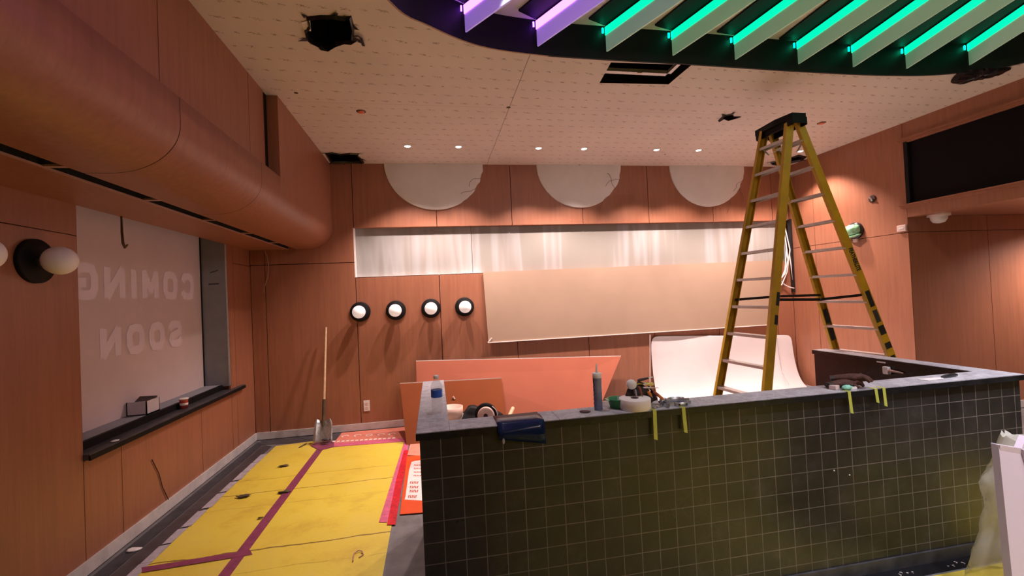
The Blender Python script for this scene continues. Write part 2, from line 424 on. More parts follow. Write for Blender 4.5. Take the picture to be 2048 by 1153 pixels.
# bulkhead along the left wall with a rounded lower edge
BX, BZ = -1.33, 2.51
prof = [(-1.42, 2.932), (BX, 2.932), (BX, 2.78)]
for k in range(1, 17):
    a = PI / 2 * k / 16; prof.append((BX - .34 * (1 - math.cos(a)), 2.78 - .27 * math.sin(a)))
prof += [(-1.80, BZ)]
def extr(mb, pr, y0, y1, mi, close):
    n = len(pr); vs = [(x, y0, z) for x, z in pr] + [(x, y1, z) for x, z in pr]
    mb.add(vs, [(i, i + 1, i + 1 + n, i + n) for i in range(n - 1)], mi, True)
    if close:
        cx, cz = -1.5, 2.9
        for off in (0, n):
            pass
inner = [(x - .006 if x > -1.42 else x, z + (.004 if z < 2.7 else 0)) for x, z in prof]
b = MB()
ys = [YF, -.6, .5, 1.6, 2.675, 3.84, 4.29]
for i in range(len(ys) - 1): extr(b, prof, ys[i] + .003, ys[i + 1] - .003, 0, False)
# flush face block beyond the notch goes up to the ceiling
prof2 = [(BX, ZC + .05)] + prof[2:]
extr(b, prof2, 4.29 - .003, YB, 0, False)
extr(b, inner, YF, YB, 1, False)
b.quad((BX, 4.287, 2.932), (BX, 4.287, 4.1), (-1.50, 4.287, 4.1), (-1.50, 4.287, 2.932), 0)
# slot and the strip of board between slot and wall
b.box((-1.90, YF, 2.62), (-1.80, YB, 2.64), 2)
b.box((-1.803, YF, BZ + .002), (-1.799, YB, 2.64), 2)
b.box((XL, YF, BZ), (-1.902, YB, 2.56), 0); b.box((-1.905, YF, BZ + .003), (-1.901, YB, 2.64), 2)
wl = struct(b, 'wall_bulkhead', ['wood', 'groove', 'void'])
y = -3.6
while y < YB - .2:
    MB().box((-1.903, y, BZ + .001), (-1.798, y + .028, BZ + .012)).build('slot_bridge', 'dullpink', wl); y += .77
MB().box((-1.908, YF, BZ - .004), (-1.898, YB, BZ + .006)).build('slot_lip', 'dullpink', wl)
# upper wall above the bulkhead
b = MB()
b.box((-1.6, YF, 2.9), (-1.44, 4.29, 4.35), 1)
yy = [YF, -.7, .4, 1.5, 2.665, 3.87, 4.20]
panels(b, 0, -1.42, [(yy[i], yy[i + 1], 2.9, 4.2) for i in range(6)], -.02, .007)
struct(b, 'wall_upper', ['wood', 'groove', 'void'])
struct(MB().box((-1.52, 4.205, 2.9), (-1.425, 4.285, 4.2)), 'trim_1', 'black')

# right wall, header above the corridor and the dark glazed opening
YJ = 4.503
b = MB()
b.box((XR + .02, YJ + .02, 0), (9.6, YB + .3, 4.35), 1)
panels(b, 0, XR, [(YJ, 5.86, 0, 2.32), (5.86, YB, 0, 2.32), (YJ, 5.86, 2.32, 4.2), (5.86, YB, 2.32, 4.2)], .02, .007)
panels(b, 1, YJ, [(XR + .004, 7.065, 0, 2.32), (7.065, 8.6, 0, 2.32), (XR + .004, 7.065, 2.32, 2.52), (7.065, 8.6, 2.32, 2.52)], .02, .007)
b.box((XR, YF, 3.43), (XR + .14, YJ, 4.2), 0)                    # over the glazed opening
b.box((XR, YF, 2.505), (XR + .14, YJ, 2.672), 0)                 # header
struct(b, 'wall_right', ['wood', 'groove'])
b = MB(); b.box((9.0, YF, 0), (9.6, YB, 4.35), 0); b.box((XR + .1, YF, 2.52), (9.1, YJ + .02, 2.6), 0)
b.box((XR + .1, YF - .1, 0), (9.2, YF, 2.6), 0)
struct(b, 'wall_corridor', ['wood'])
struct(MB().box((XR - .02, YF, 3.452), (XR + .01, 4.535, 3.50)).box((XR - .04, YF, 3.462), (XR + .01, 4.56, 3.478)), 'trim_2', 'wood')
struct(MB().box((XR - .018, YF, 2.62), (XR + .01, 4.56, 2.668)).box((XR - .045, YF, 2.655), (XR + .01, 4.59, 2.668)), 'trim_3', 'wood')
wn = struct(MB().box((XR - .003, 4.46, 2.67), (XR + .14, 4.50, 3.44)), 'window_2', 'black')
MB().box((XR + .03, YF, 2.67), (XR + .05, 4.47, 3.44)).build('pane', 'screen', wn)
# wall behind the camera
struct(MB().box((-3.2, YF - .2, 0), (9.6, YF, 4.35)), 'wall_front', 'wood')

# ---- ceiling with the curved opening and the holes
rimpts = [(-.197, 2.858), (.053, 3.092), (.426, 3.303), (.904, 3.385), (1.484, 3.405), (2.341, 3.412), (3.361, 3.434), (4.176, 3.43), (4.75, 3.38), (5.131, 3.26), (5.41, 3.09)]
def catmull(P, k=6, closed=True):
    out = []; n = len(P)
    for i in range(n):
        p0, p1, p2, p3 = (Vector(P[(i + j - 1) % n]) for j in range(4))
        for s in range(k):
            t = s / k
            out.append(tuple(.5 * ((2 * p1) + (-p0 + p2) * t + (2 * p0 - 5 * p1 + 4 * p2 - p3) * t * t + (-p0 + 3 * p1 - 3 * p2 + p3) * t ** 3)))
    return out
rim = catmull(rimpts + [(5.6, 2.6), (5.6, 1.2), (5.3, -.4), (4.4, -1.7), (2.7, -2.3), (1.1, -1.8), (-.1, -.6), (-.6, .8), (-.55, 2.0)])
def ragged(cx, cy, rx, ry, n=26, j=.18, seed=1, rot=0):
    r = random.Random(seed); out = []
    for i in range(n):
        a = 2 * PI * i / n; q = 1 + r.uniform(-j, j); x, y = rx * q * math.cos(a), ry * q * math.sin(a)
        out.append((cx + x * math.cos(rot) - y * math.sin(rot), cy + x * math.sin(rot) + y * math.cos(rot)))
    return out
def px_poly(pts): return [tuple(at(x, y, 2, ZC)[:2]) for x, y in pts]
hole_a = px_poly([(612, 33), (640, 30), (668, 31), (690, 34), (703, 31), (707, 55), (706, 75), (716, 80), (704, 84), (690, 86), (672, 91), (656, 100), (640, 98), (636, 90), (622, 88), (613, 78), (608, 62), (616, 50)])
hole_b = px_poly([(650, 306), (664, 305), (680, 308), (700, 306), (718, 307), (716, 312), (724, 318), (728, 325.5), (690, 325.5), (662, 325.5)])
hole_c = px_poly([(1540, 324), (1572, 318), (1596, 310), (1614, 313), (1604, 320), (1575, 327), (1556, 330), (1545, 330)])
hatch = px_poly([(1222, 125), (1383, 130), (1337, 169), (1199, 166)])
hole_d = px_poly([(1448, 230), (1464, 228), (1468, 233), (1482, 233), (1466, 236), (1456, 240), (1447, 237), (1436, 241)])
outer = [(-1.435, YF), (XR + .14, YF), (XR + .14, YB + .06), (-1.6, YB + .06), (-1.6, 4.29), (-1.435, 4.29)]
ce = fill([outer, rim, hole_a, hole_b, hole_c, hatch, hole_d], 'ceiling', 'ceiling', ZC); tag(ce, kind='structure')
b = MB(); n = len(rim)
cxr, cyr = 2.5, .6
vs = [(x, y, ZC - .004) for x, y in rim] + [(x, y, 3.96) for x, y in rim]
b.add(vs, [(i, (i + 1) % n, (i + 1) % n + n, i + n) for i in range(n)], 0, True)
rr = b.build('recess_rim', 'black', ce)
def off_loop(d): 
    out = []
    for x, y in rim:
        v = Vector((x - cxr, y - cyr)); v.normalize(); out.append((x + v.x * d, y + v.y * d))
    return out
o2 = off_loop(.014)
half = [i for i in range(n)]
b = MB(); vs = [(x, y, ZC - .005) for x, y in rim] + [(x, y, ZC - .005) for x, y in o2]
bl = [i for i in range(n) if rim[i][0] < .93 and rim[i][1] > -3]
bk = [i for i in range(n) if i not in bl]
b.add(vs, [(i, (i + 1) % n, (i + 1) % n + n, i + n) for i in bl]).build('rim_edge', 'ply', ce)
b = MB(); b.add(vs, [(i, (i + 1) % n, (i + 1) % n + n, i + n) for i in bk]).build('rim_edge', 'black', ce)
rt = fill([off_loop(.05)], 'recess_top', 'beige', 3.955); rt.parent = ce
# dark space above the ceiling
b = MB(); b.box((-3.0, YF, 4.35), (9.6, YB + .3, 4.5), 0); struct(b, 'ceiling_plenum', 'void')
struct(MB().box((-.9, YB + .03, 3.6), (5.9, YB + .06, 4.3)), 'trim_4', 'void')

# ---- window in the left wall
wi = struct(MB().box((-2.67, WY0 - .3, .85), (-2.652, WY1 + .2, 2.62)), 'window_1', 'windowfilm')
MB().box((-2.66, WY1 - .002, .85), (XL - .0, WY1 + .02, 2.60)).build('reveal', 'reveal', wi)
MB().box((-2.66, WY1 - .02, .86), (-2.645, WY1 - .001, 2.60)).build('window_gasket', 'black', wi)
MB().box((XL - .012, WY1 - .008, .86), (XL + .004, WY1 + .002, 2.53)).build('corner_bead', 'alu', wi)
MB().beam(at(420, 546, 1, WY1 - .004), at(436, 541, 1, WY1 - .004), (0, 0, .012), (0, .002, 0)).beam(at(417, 569, 1, WY1 - .004), at(438, 568, 1, WY1 - .004), (0, 0, .014), (0, .002, 0)).build('scuff_mark', 'graystone', wi)
sl = MB().box((-2.48, WY0 - .002, .77), (XL + .04, WY1 + .30, .81)).build('window_sill', 'graystone', wi, bevel=.003)
MB().box((-2.49, WY0, .81), (-2.462, WY1, .866)).build('sill_riser', 'black', sl)
MB().box((-2.66, WY0 - .002, .80), (-2.49, WY1, .868)).build('inner_sill', 'reveal', sl)
MB().box((XL + .034, WY0 - .004, .768), (XL + .046, WY1 + .302, .80)).build('sill_nosing', 'black', sl)
# mirrored lettering in the paper film
GLY = {'C': [[(1, .2), (.85, .03), (.5, 0), (.15, .05), (0, .3), (0, .7), (.15, .95), (.5, 1), (.85, .97), (1, .8)]],
       'O': [[(.5, 0), (.15, .05), (0, .3), (0, .7), (.15, .95), (.5, 1), (.85, .95), (1, .7), (1, .3), (.85, .05), (.5, 0)]],
       'M': [[(0, 0), (0, 1), (.5, .25), (1, 1), (1, 0)]], 'I': [[(.5, 0), (.5, 1)]], 'N': [[(0, 0), (0, 1), (1, 0), (1, 1)]],
       'G': [[(1, .8), (.85, .97), (.5, 1), (.15, .95), (0, .7), (0, .3), (.15, .05), (.5, 0), (.85, .03), (1, .2), (1, .45), (.6, .45)]],
       'S': [[(1, .82), (.8, .98), (.5, 1), (.15, .95), (0, .78), (.12, .58), (.5, .5), (.88, .42), (1, .22), (.85, .05), (.5, 0), (.2, .02), (0, .18)]]}
def win_text(txt, c0, c1, top, bot, nm):
    """block letters, mirrored as seen from the room"""
    a, c = at(c1, bot, 0, -2.649), at(c0, bot, 0, -2.649); h = at(c1, top, 0, -2.649).z - a.z
    wds = [.35 if ch == 'I' else 1 for ch in txt]; tot = sum(wds) + .27 * (len(txt) - 1); u = (a.y - c.y) / tot; y = a.y; th = .074
    for ch, wd in zip(txt, wds):
        m = MB(); L = u * wd
        for st in GLY[ch]:
            P = [Vector((-2.6495, y - th / 2 - (L - th) * px, a.z + th / 2 + (h - th) * pz)) for px, pz in st]
            for si, (p, q) in enumerate(zip(P, P[1:])):
                p = p + Vector((si * .0004, 0, 0)); q = q + Vector((si * .0004, 0, 0)); d = (q - p).normalized(); sd = Vector((0, -d.z, d.y)) * th; m.beam(p - d * th * .25, q + d * th * .25, sd, (.002, 0, 0))
        m.build(nm, 'lettering', wi); y -= L + u * .27
win_text('COMING', 146, 388, 548, 600, 'lettering')
win_text('SOON', 200, 365, 640, 692, 'lettering')

# ---- baseboards
struct(MB().box((XL, YF, .01), (XL + .016, YB, .10)), 'baseboard_left', 'baseboard')
struct(MB().box((XL, YB - .016, .01), (XR, YB, .10)), 'baseboard_back', 'baseboard')
b = MB().box((XR - .016, YJ - .016, .01), (XR, YB - .016, .10)).box((XR - .016, YJ - .016, .01), (8.9, YJ, .10))
struct(b, 'baseboard_right', 'baseboard')

# ---- half wall (tiled counter wall, U shaped)
H = 1.10
def half_wall():
    b = MB()
    b.box((-.10, 2.255, 0), (3.72, 2.385, H - .035)); b.box((-.10, 2.385, 0), (.035, 3.60, H - .035)); b.box((3.597, 2.385, 0), (3.72, 3.69, H - .035))
    o = struct(b, 'wall_half', 'tile')
    c = MB(); segs = [-.115, .05, .62, 1.18, 1.74, 2.30, 2.86, 3.42, 3.735]
    for i in range(8): c.box((segs[i] + .001, 2.235, H - .035), (segs[i + 1] - .001, 2.415, H))
    ysl = [2.415, 2.55, 3.06, 3.615]
    for i in range(3): c.box((-.115, ysl[i] + .001, H - .035), (.05, ysl[i + 1] - .001, H))
    ysr = [2.415, 3.0, 3.705]
    for i in range(2): c.box((3.585, ysr[i] + .001, H - .035), (3.735, ysr[i + 1] - .001, H))
    c.build('stone_cap', 'stone', o)
    e = MB().box((-.117, 2.231, H - .037), (3.737, 2.236, H - .004)).box((-.117, 2.24, H - .037), (-.113, 3.617, H - .003)).box((3.582, 2.40, H - .04), (3.587, 3.706, H - .003))
    e.build('cap_edge', 'blackstone', o)
    MB().box((3.590, 2.386, 0), (3.598, 3.69, H - .03)).box((.03, 2.386, 0), (.038, 3.6, H - .03)).box((.03, 2.384, 0), (3.6, 2.390, H - .03)).build('inner_face', 'blackstone', o)
    MB().box((-.11, 2.243, 0), (3.73, 2.256, .075)).build('kick_strip', 'graystone', o)
    # membrane lapped onto the floor in front, with white printing
    MB().box((-.11, 2.165, 0), (3.73, 2.243, .006)).build('floor_membrane', 'blackplastic', o)
    pr = MB(); r = random.Random(3)
    x = 1.55
    while x < 3.0:
        for k in range(4):
            a = Vector((x + k * .035, 2.195 + r.uniform(-.012, .012), .0075)); an = r.uniform(0, PI)
            pr.tube([a, a + Vector((.012 * math.cos(an), .009 * math.sin(an), 0)), a + Vector((.012 * math.cos(an + .9), .018 * math.sin(an + .9), 0))], .0014, n=5)
        x += .36
    pr.build('membrane_print', 'print', o)
    return o
hw = half_wall()

# ================================================================== THINGS
# ---- downlights near the back wall
DL = [(-.246, 5.60), (.388, 5.595), (1.439, 5.605), (2.065, 5.60), (3.115, 5.60), (3.752, 5.595), (4.755, 5.56), (5.378, 5.57)]
where = ['leftmost of the row, left of the first half dome', 'second from the left, above the first half dome', 'above the left part of the middle half dome',
         'above the right part of the middle half dome', 'fifth from the left, near a small dark hole', 'above the right half dome', 'seen between the ladder rails on the left', 'last on the right, behind the ladder steps']
def downlight(x, y, z, lab, grp, r=.036, power=DOWN_E, color=DOWN_C, size=1.85, blend=.55, aim=None):
    t = empty('downlight', (x, y, z), lab, 'ceiling light', grp)
    MB().lathe([(r, .03), (r, .0), (r * 1.12, -.004), (r * 1.35, -.006), (r * 1.45, -.001)], (x, y, z)).build('trim_ring', 'alu', t)
    MB().lathe([(1e-4, -.001), (r * .98, -.001)], (x, y, z)).build('lens', 'lens', t)
    l = lamp('SPOT', (0, 0, -.03), power, color, 'lamp', t, spot_size=size, spot_blend=blend, shadow_soft_size=r)
    if aim: l.rotation_euler = (Vector(aim) - Vector((x, y, z))).to_track_quat('-Z', 'Y').to_euler()
    return t
for (x, y), wv in zip(DL, where):
    downlight(x, y, ZC, 'small lit ceiling downlight, ' + wv, 'row of downlights along the back wall')
# unseen fill lamps added behind the camera, in the recess and the corridor
for i, (x, y) in enumerate([(2.2, -3.4), (3.6, -3.3), (4.6, -2.9)]):
    downlight(x, y, ZC, 'added unseen fill lamp behind the viewpoint, ' + ['left one', 'middle one', 'right one'][i], 'added fill lamps behind the viewpoint', .06, HALL_FILL_E, HALL_FILL_C, 1.35, .8, aim=[(.9, 2.4, .9), (2.2, 2.4, .7), (3.6, 3.6, 1.2)][i])
for i, (x, y) in enumerate([(2.5, .9), (3.7, .9), (4.6, 1.3), (.55, 2.75)]):
    downlight(x, y, 3.95, 'added unseen spotlight between the lit fins, ' + ['in the middle, left one', 'in the middle, right one', 'nearest the right wall', 'above the left arm of the half wall'][i], 'added fill spotlights between the fins', .05, RECESS_FILL_E * (1, 1.1, 1, .22)[i], RECESS_FILL_C, 1.5, .7)
downlight(8.3, 3.7, 2.52, 'added unseen fill lamp in the low corridor ceiling on the right', 'added corridor fill lamp', .05, 170, (1, .78, .70), 2.7, .6)  # unseen lamp added to brighten the corridor wall

# ---- ceiling fins with coloured light strips
fc = (3.25, -.95)
fins = [-.25, .31, .889, 1.477, 2.07, 2.668, 3.315, 3.899, 4.467, 5.036, 5.53]
glow = {'violet': (.45, .12, 1.0), 'magenta': (.95, .12, .9), 'teal': (0, 1.0, .48)}
MAT['fin'] = plain('frosted acrylic fin', (.55, .56, .56, 1), .4, .03, 3, Transmission_Weight=.15)
for k, c in (('violet', (.30, .05, 1, 1)), ('magenta', (.55, .12, 1, 1)), ('teal', (0, .85, .40, 1))):
    MAT['led' + k] = emit('led strip ' + k, c, 9)
    MAT['band' + k] = emit('lit diffuser ' + k, tuple(v * .9 for v in c[:3]) + (1,), .8 if k == 'teal' else 3.2)
    n_ = NT('acrylic fin with added glow ' + k); MAT['fin' + k] = n_.set((.62, .63, .62, 1), .4, Emission_Color=(.25, .75, .42, 1) if k == 'teal' else (.42, .22, 1, 1), Emission_Strength=.085 if k == 'teal' else .2)  # fin faces glow evenly in place of spill from the light bands
finlab = ['outside the photo at the left end', 'farthest left, at the curve', 'second from the left, its end above a bare stretch of ceiling', 'third from the left, first of the green ones', 'fourth from the left, over the hatch',
          'fifth from the left', 'sixth from the left, middle of the row', 'seventh from the left, above the ladder top', 'eighth from the left', 'ninth from the left, above the dark oval patch', 'rightmost, near the right wall']
def rim_y(x):
    best = None
    for i in range(n):
        (x0, y0), (x1, y1) = rim[i], rim[(i + 1) % n]
        if (x0 - x) * (x1 - x) <= 0 and x0 != x1:
            yy_ = y0 + (y1 - y0) * (x - x0) / (x1 - x0)
            if best is None or yy_ > best: best = yy_
    return best if best is not None else 2.5
for i, x in enumerate(fins):
    y1 = rim_y(x) - .03
    if i == 10: y1 = 2.75
    a = Vector((x, y1, 0)); d = (Vector((fc[0], fc[1], 0)) - a).normalized(); s = Vector((d.y, -d.x, 0))  # s points to the west side
    if s.x > 0: s = -s
    L = 2.7; e = a + d * L
    kind = 'magenta' if i < 3 else 'teal'
    t = empty('ceiling_fin', (x, y1, 3.73), 'ceiling fin lit %s, %s' % ('violet' if i < 3 else 'green', finlab[i]), 'ceiling fin', 'lit fins in the ceiling recess')
    zb, zt = 3.725, 3.925
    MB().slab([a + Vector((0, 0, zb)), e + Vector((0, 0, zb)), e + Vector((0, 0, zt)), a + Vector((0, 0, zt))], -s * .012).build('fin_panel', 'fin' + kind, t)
    MB().slab([a + s * .01 + Vector((0, 0, 3.938)), e + s * .01 + Vector((0, 0, 3.938)), e + s * .18 + Vector((0, 0, 3.938)), a + s * .18 + Vector((0, 0, 3.938))], (0, 0, .015)).build('channel', 'black', t)
    MB().slab([a + s * .002 + Vector((0, 0, 3.858)), e + s * .002 + Vector((0, 0, 3.858)), e + s * .002 + Vector((0, 0, 3.925)), a + s * .002 + Vector((0, 0, 3.925))], s * .004).build('light_band', 'band' + kind, t)
    MB().slab([a + Vector((0, 0, zt)), e + Vector((0, 0, zt)), e + Vector((0, 0, 3.955)), a + Vector((0, 0, 3.955))], -s * .02).build('hanger_rail', 'satin', t)
    MB().box((-.006, -.004, -.02), (.006, .004, .02), T=Matrix.Translation(a + s * .018 - d * .012 + Vector((0, 0, 3.90)))).build('end_lamp', 'led' + ('violet' if i < 3 else 'teal'), t)

# ---- torn holes, hatch and fittings of the ceiling
def torn(poly, name, lab, seed, h=.05, flaps=9):
    r = random.Random(seed); cx = sum(p[0] for p in poly) / len(poly); cy = sum(p[1] for p in poly) / len(poly)
    t = empty(name, (cx, cy, ZC), lab, 'ceiling hole')
    b = MB(); nn = len(poly); rings = []
    for j, (q, dz) in enumerate(((1.02, -.003), (.93, -.018), (.86, .01), (.9, .10), (.8, .2))):
        rings.append([Vector((cx + (x - cx) * (q + r.uniform(-.03, .03)), cy + (y - cy) * (q + r.uniform(-.03, .03)), ZC + dz + r.uniform(-.008, .008) * (j > 0))) for x, y in poly])
    vs = sum(rings, [])
    b.add(vs, [(j * nn + i, j * nn + (i + 1) % nn, (j + 1) * nn + (i + 1) % nn, (j + 1) * nn + i) for j in range(4) for i in range(nn)], 0, False)
    b.add(rings[-1], [tuple(range(nn))])
    b.build('plastic_lining', 'blackplastic', t)
    for k in range(flaps):
        f = MB()
        x, y = poly[r.randrange(nn)]; v = Vector((x - cx, y - cy, 0)); p = Vector((x, y, ZC - .004))
        v.normalize(); sd = Vector((-v.y, v.x, 0)); l = r.uniform(.02, .075)
        f.slab([p - sd * .02, p + sd * .018, p + v * l + sd * r.uniform(-.02, .02) + Vector((0, 0, -.012))], (0, 0, -.002))
        f.build('torn_flap', 'blackplastic', t)
    return t
ta = torn(hole_a, 'torn_ceiling_hole', 'large ragged hole lined with black plastic in the ceiling at upper left', 4, flaps=12)
MB().slab([at(602, 44, 2, ZC - .004), at(620, 40, 2, ZC - .004), at(622, 62, 2, ZC - .004), at(608, 58, 2, ZC - .004)], (0, 0, -.003)).build('peeled_paper', 'beige', ta)
MB().tube([at(705, 74, 2, ZC - .012), at(716, 72, 2, ZC - .02), at(722, 76, 2, ZC - .02), at(727, 92, 2, ZC - .03)], .012, n=6, flat=.3).build('loose_strip', 'blackplastic', ta)
torn(hole_b, 'torn_ceiling_hole', 'ragged black hole in the ceiling corner where bulkhead meets back wall', 9)
torn(hole_c, 'torn_ceiling_hole', 'ragged black hole in the ceiling corner behind the ladder', 12)
torn(hole_d, 'torn_ceiling_hole', 'small star-shaped black tear in the ceiling left of the ladder top', 15, flaps=3)
# hatch: black well with a pale metal rail
hx = [Vector((x, y, ZC)) for x, y in hatch]
t = empty('ceiling_hatch', (hx[0].x, hx[0].y, ZC), 'open rectangular ceiling hatch with black well and silver rail beside the curved opening', 'ceiling hatch')
b = MB(); vs = hx + [p + Vector((0, 0, .26)) for p in hx]
b.add(vs, [(i, (i + 1) % 4, (i + 1) % 4 + 4, i + 4) for i in range(4)]); b.add(vs[4:], [(0, 1, 2, 3)])
b.build('hatch_well', 'black', t)
y0, y1 = hx[3].y, hx[0].y
ym = hx[3].y - (hx[3].y - hx[0].y) * .36
MB().box((hx[3].x + .0, ym - .035, ZC + .03), (hx[2].x - .05, ym + .01, ZC + .06)).build('cross_rail', 'alu', t)
MB().box((hx[2].x - .085, hx[1].y + .04, ZC + .03), (hx[2].x - .05, ym + .01, ZC + .06)).build('side_rail', 'alu', t)
MB().box((-.02, -.006, 0), (.02, .006, .012), T=Matrix.Translation(((hx[3].x + hx[2].x) / 2 - .02, ym - .035, ZC + .02))).build('latch', 'pinkwhite', t)
# flat oval black plastic cover near the right wall
t = empty('plastic_cover', at(1960, 148, 2, ZC), 'flat oval black plastic cover taped to the ceiling near the right wall', 'plastic cover')
oc = px_poly([(1901, 163), (1912, 147), (1935, 139), (1958, 137), (1975, 134), (1996, 135), (2022, 134), (2012, 143), (1990, 151), (1965, 157), (1940, 162), (1920, 167)])
r = random.Random(5); cxx, cyy = sum(p[0] for p in oc) / 12, sum(p[1] for p in oc) / 12
b = MB(); rings = [[Vector((cxx + (x - cxx) * q, cyy + (y - cyy) * q, ZC - dz - r.uniform(0, .012))) for x, y in catmull(oc, 3)] for q, dz in ((1, .001), (.8, .015), (.5, .022), (.2, .02))]
nn = len(rings[0]); b.add(sum(rings, []), [(j * nn + i, j * nn + (i + 1) % nn, (j + 1) * nn + (i + 1) % nn, (j + 1) * nn + i) for j in range(3) for i in range(nn)]); b.add(rings[-1], [tuple(range(nn))])
b.build('plastic_film', 'blackplastic', t)
# sprinkler caps
for (px, py), lab in (((722, 223), 'small coral sprinkler cap in the ceiling below the large torn hole'), ((1643, 246), 'small coral sprinkler cap in the ceiling right of the ladder top')):
    p = at(px, py, 2, ZC); t = empty('sprinkler_cap', p, lab, 'sprinkler', 'coral sprinkler caps')
    MB().lathe([(.001, .0), (.028, 0), (.034, -.008), (.030, -.014), (.0005, -.02)], p, n=20).build('cap', 'spray', t)
    MB().lathe([(.034, -.001), (.046, -.003), (.047, 0)], p, n=20).build('collar', 'debris', t)
for px, py, rr_, lab in ((592, 186, .016, 'small dark drill hole in the ceiling near the bulkhead notch'), (1330, 309, .012, 'small dark drill hole in the ceiling near the fifth downlight'), (1017, 215, .02, 'small dark nick where two ceiling joints cross')):
    p = at(px, py, 2, ZC); tag(MB().lathe([(.0005, -.002), (rr_, -.002), (rr_ * 1.2, 0)], p, n=9, smooth=False).build('drill_hole', 'debris', origin=p), lab, 'hole')

# ---- half domes at the top of the back wall
domes = [(-.61, .776, 3.022), (1.575, 2.905, 3.032), (3.72, 5.03, 3.028)]
for i, (x0, x1, zb) in enumerate(domes):
    cx, rx, rz = (x0 + x1) / 2, (x1 - x0) / 2, ZC - zb
    lab = ['white half-round wall panel below the ceiling, leftmost of the three',
           'white half-round wall panel below the ceiling, middle one with loose wires at its edge', 'white half-round wall panel below the ceiling, rightmost, beside the ladder'][i]
    t = empty('half_round_panel', (cx, YB, ZC), lab, 'wall panel', 'three half-round wall panels')
    b = MB(); N = 40; r = random.Random(i + 3)
    ring = []
    for k in range(N + 1):
        a = PI + PI * k / N; j = 1 + (r.uniform(-.02, .012) if 27 < k < 39 else 0)
        ring.append((cx + rx * math.cos(a) * j, zb + rz + rz * math.sin(a) * j))
    steps = [(1, .0), (1, -.02), (.985, -.028), (.7, -.034), (.35, -.037), (.02, -.038)]
    vs = []
    for q, dy in steps: vs += [(cx + (x - cx) * q, YB + dy, ZC + (z - ZC) * q) for x, z in ring]
    b.add(vs, [(j * (N + 1) + k, j * (N + 1) + k + 1, (j + 1) * (N + 1) + k + 1, (j + 1) * (N + 1) + k) for j in range(len(steps) - 1) for k in range(N)], 0, True)
    b.build('panel', 'white', t)
    for k in range(3 if i else 2):
        wr = MB()
        a = (-.32 + .0) - .28 * k + r.uniform(-.06, .06); p = Vector((cx + rx * math.cos(a), YB - .04, ZC + rz * math.sin(a)))
        pts = [p]; d = Vector((r.uniform(-.9, -.2), -.1, r.uniform(-.6, .8))).normalized()
        for j in range(8):
            d = (d + Vector((r.uniform(-.5, .5), 0, r.uniform(-.6, .4)))).normalized(); q = pts[-1] + d * .035; q.y = YB - .045; pts.append(q)
        wr.tube(pts, .0028, n=5)
        wr.build('loose_wire', 'brownwire', t)

# ---- round wall lamps
def sconce(p, nrm, lab, lit, grp):
    nv = Vector(nrm); t = empty('wall_lamp', p, lab, 'wall lamp', grp)
    MB().lathe([(.0005, 0), (.135, 0), (.135, .020), (.128, .026), (.0005, .026)], p, nrm, n=48).build('back_plate', 'black', t)
    MB().lathe([(.03, .02), (.03, .06), (.001, .06)], p, nrm, n=20).build('stem', 'satin', t)
    MB().ball(Vector(p) + nv * .135, .086).build('globe', 'globelit' if lit else 'globe', t)
for (px, py), lab in (((721, 624), 'leftmost of the four on the back wall'), ((792, 621), 'second from the left on the back wall'), ((862, 617), 'third from the left on the back wall'), ((929, 614), 'rightmost of the four, next to the tan board')):
    p = at(px, py, 1, YB); sconce(p, (0, -1, 0), 'round black wall lamp with white globe, ' + lab, True, 'round wall lamps on the back wall')
pL = at(68, 523, 0, XL); sconce(pL, (1, 0, 0), 'round black wall lamp with unlit white globe on the left wall beside the window', False, 'round wall lamps on the left wall')
sconce(Vector((XL, pL.y - .47, pL.z - .005)), (1, 0, 0), 'unlit white globe wall lamp cut off by the left edge of the photo', False, 'round wall lamps on the left wall')

# ---- tan board fixed over the back wall
c4 = [at(966, 545, 1, YB - .03), at(977, 686, 1, YB - .045), at(1545, 650, 1, YB - .045), at(1552, 521, 1, YB - .03)]
t = empty('wall_board', c4[1], 'long tan paper-faced board fixed on the back wall right of the round lamps', 'board')
MB().slab(c4, (0, .013, 0)).build('board_sheet', 'kraft', t)
MB().beam(c4[1] + Vector((0, -.002, 0)), c4[2] + Vector((0, -.002, 0)), (0, 0, .010), (0, .018, 0)).build('board_edge', 'edge', t)
MB().beam(c4[1] + Vector((-.01, -.004, 0)), c4[1] + Vector((.05, -.004, .065)), (0, .012, 0), (.01, 0, -.01)).build('torn_corner', 'edge', t)

# ---- leaning boards
def leaning(top_l, top_r, bot_l, bot_r, name, face, lab):
    """four corners, 12 mm thick towards the wall"""
    t = empty(name, bot_l, lab, 'board')
    nn_ = (top_r - top_l).cross(bot_l - top_l).normalized()
    if nn_.y < 0: nn_ = -nn_
    MB().slab([top_l, top_r, bot_r, bot_l], nn_ * .012).build('board_sheet', face, t)
    e = (top_r - top_l)
    MB().beam(top_l + nn_ * .006 + Vector((0, 0, .003)), top_r + nn_ * .006 + Vector((0, 0, .003)), nn_ * .014, Vector((0, 0, .011))).build('board_edge', 'edge', t)
    return t
tl, tr = at(832, 723, 1, 6.24), at(1242, 713, 1, 6.24)
leaning(tl, tr, Vector((tl.x + .02, at(1187, 846, 2, .01).y, .01)), at(1187, 846, 2, .01), 'leaning_board', 'coral', 'wide coral paper-faced board leaning on the back wall, the rear one of two')
tl, tr = at(800, 768, 1, 6.02), at(1003, 757, 1, 6.02)
leaning(tl, tr, at(812, 856, 1, 5.75) * 1 + Vector((0, 0, 0)), Vector((tr.x - .02, 5.38, .01)), 'leaning_board', 'coralback', 'smaller brown board leaning in front of the coral board, behind the half wall') if False else None
bl_ = at(811, 855, 2, .01); 
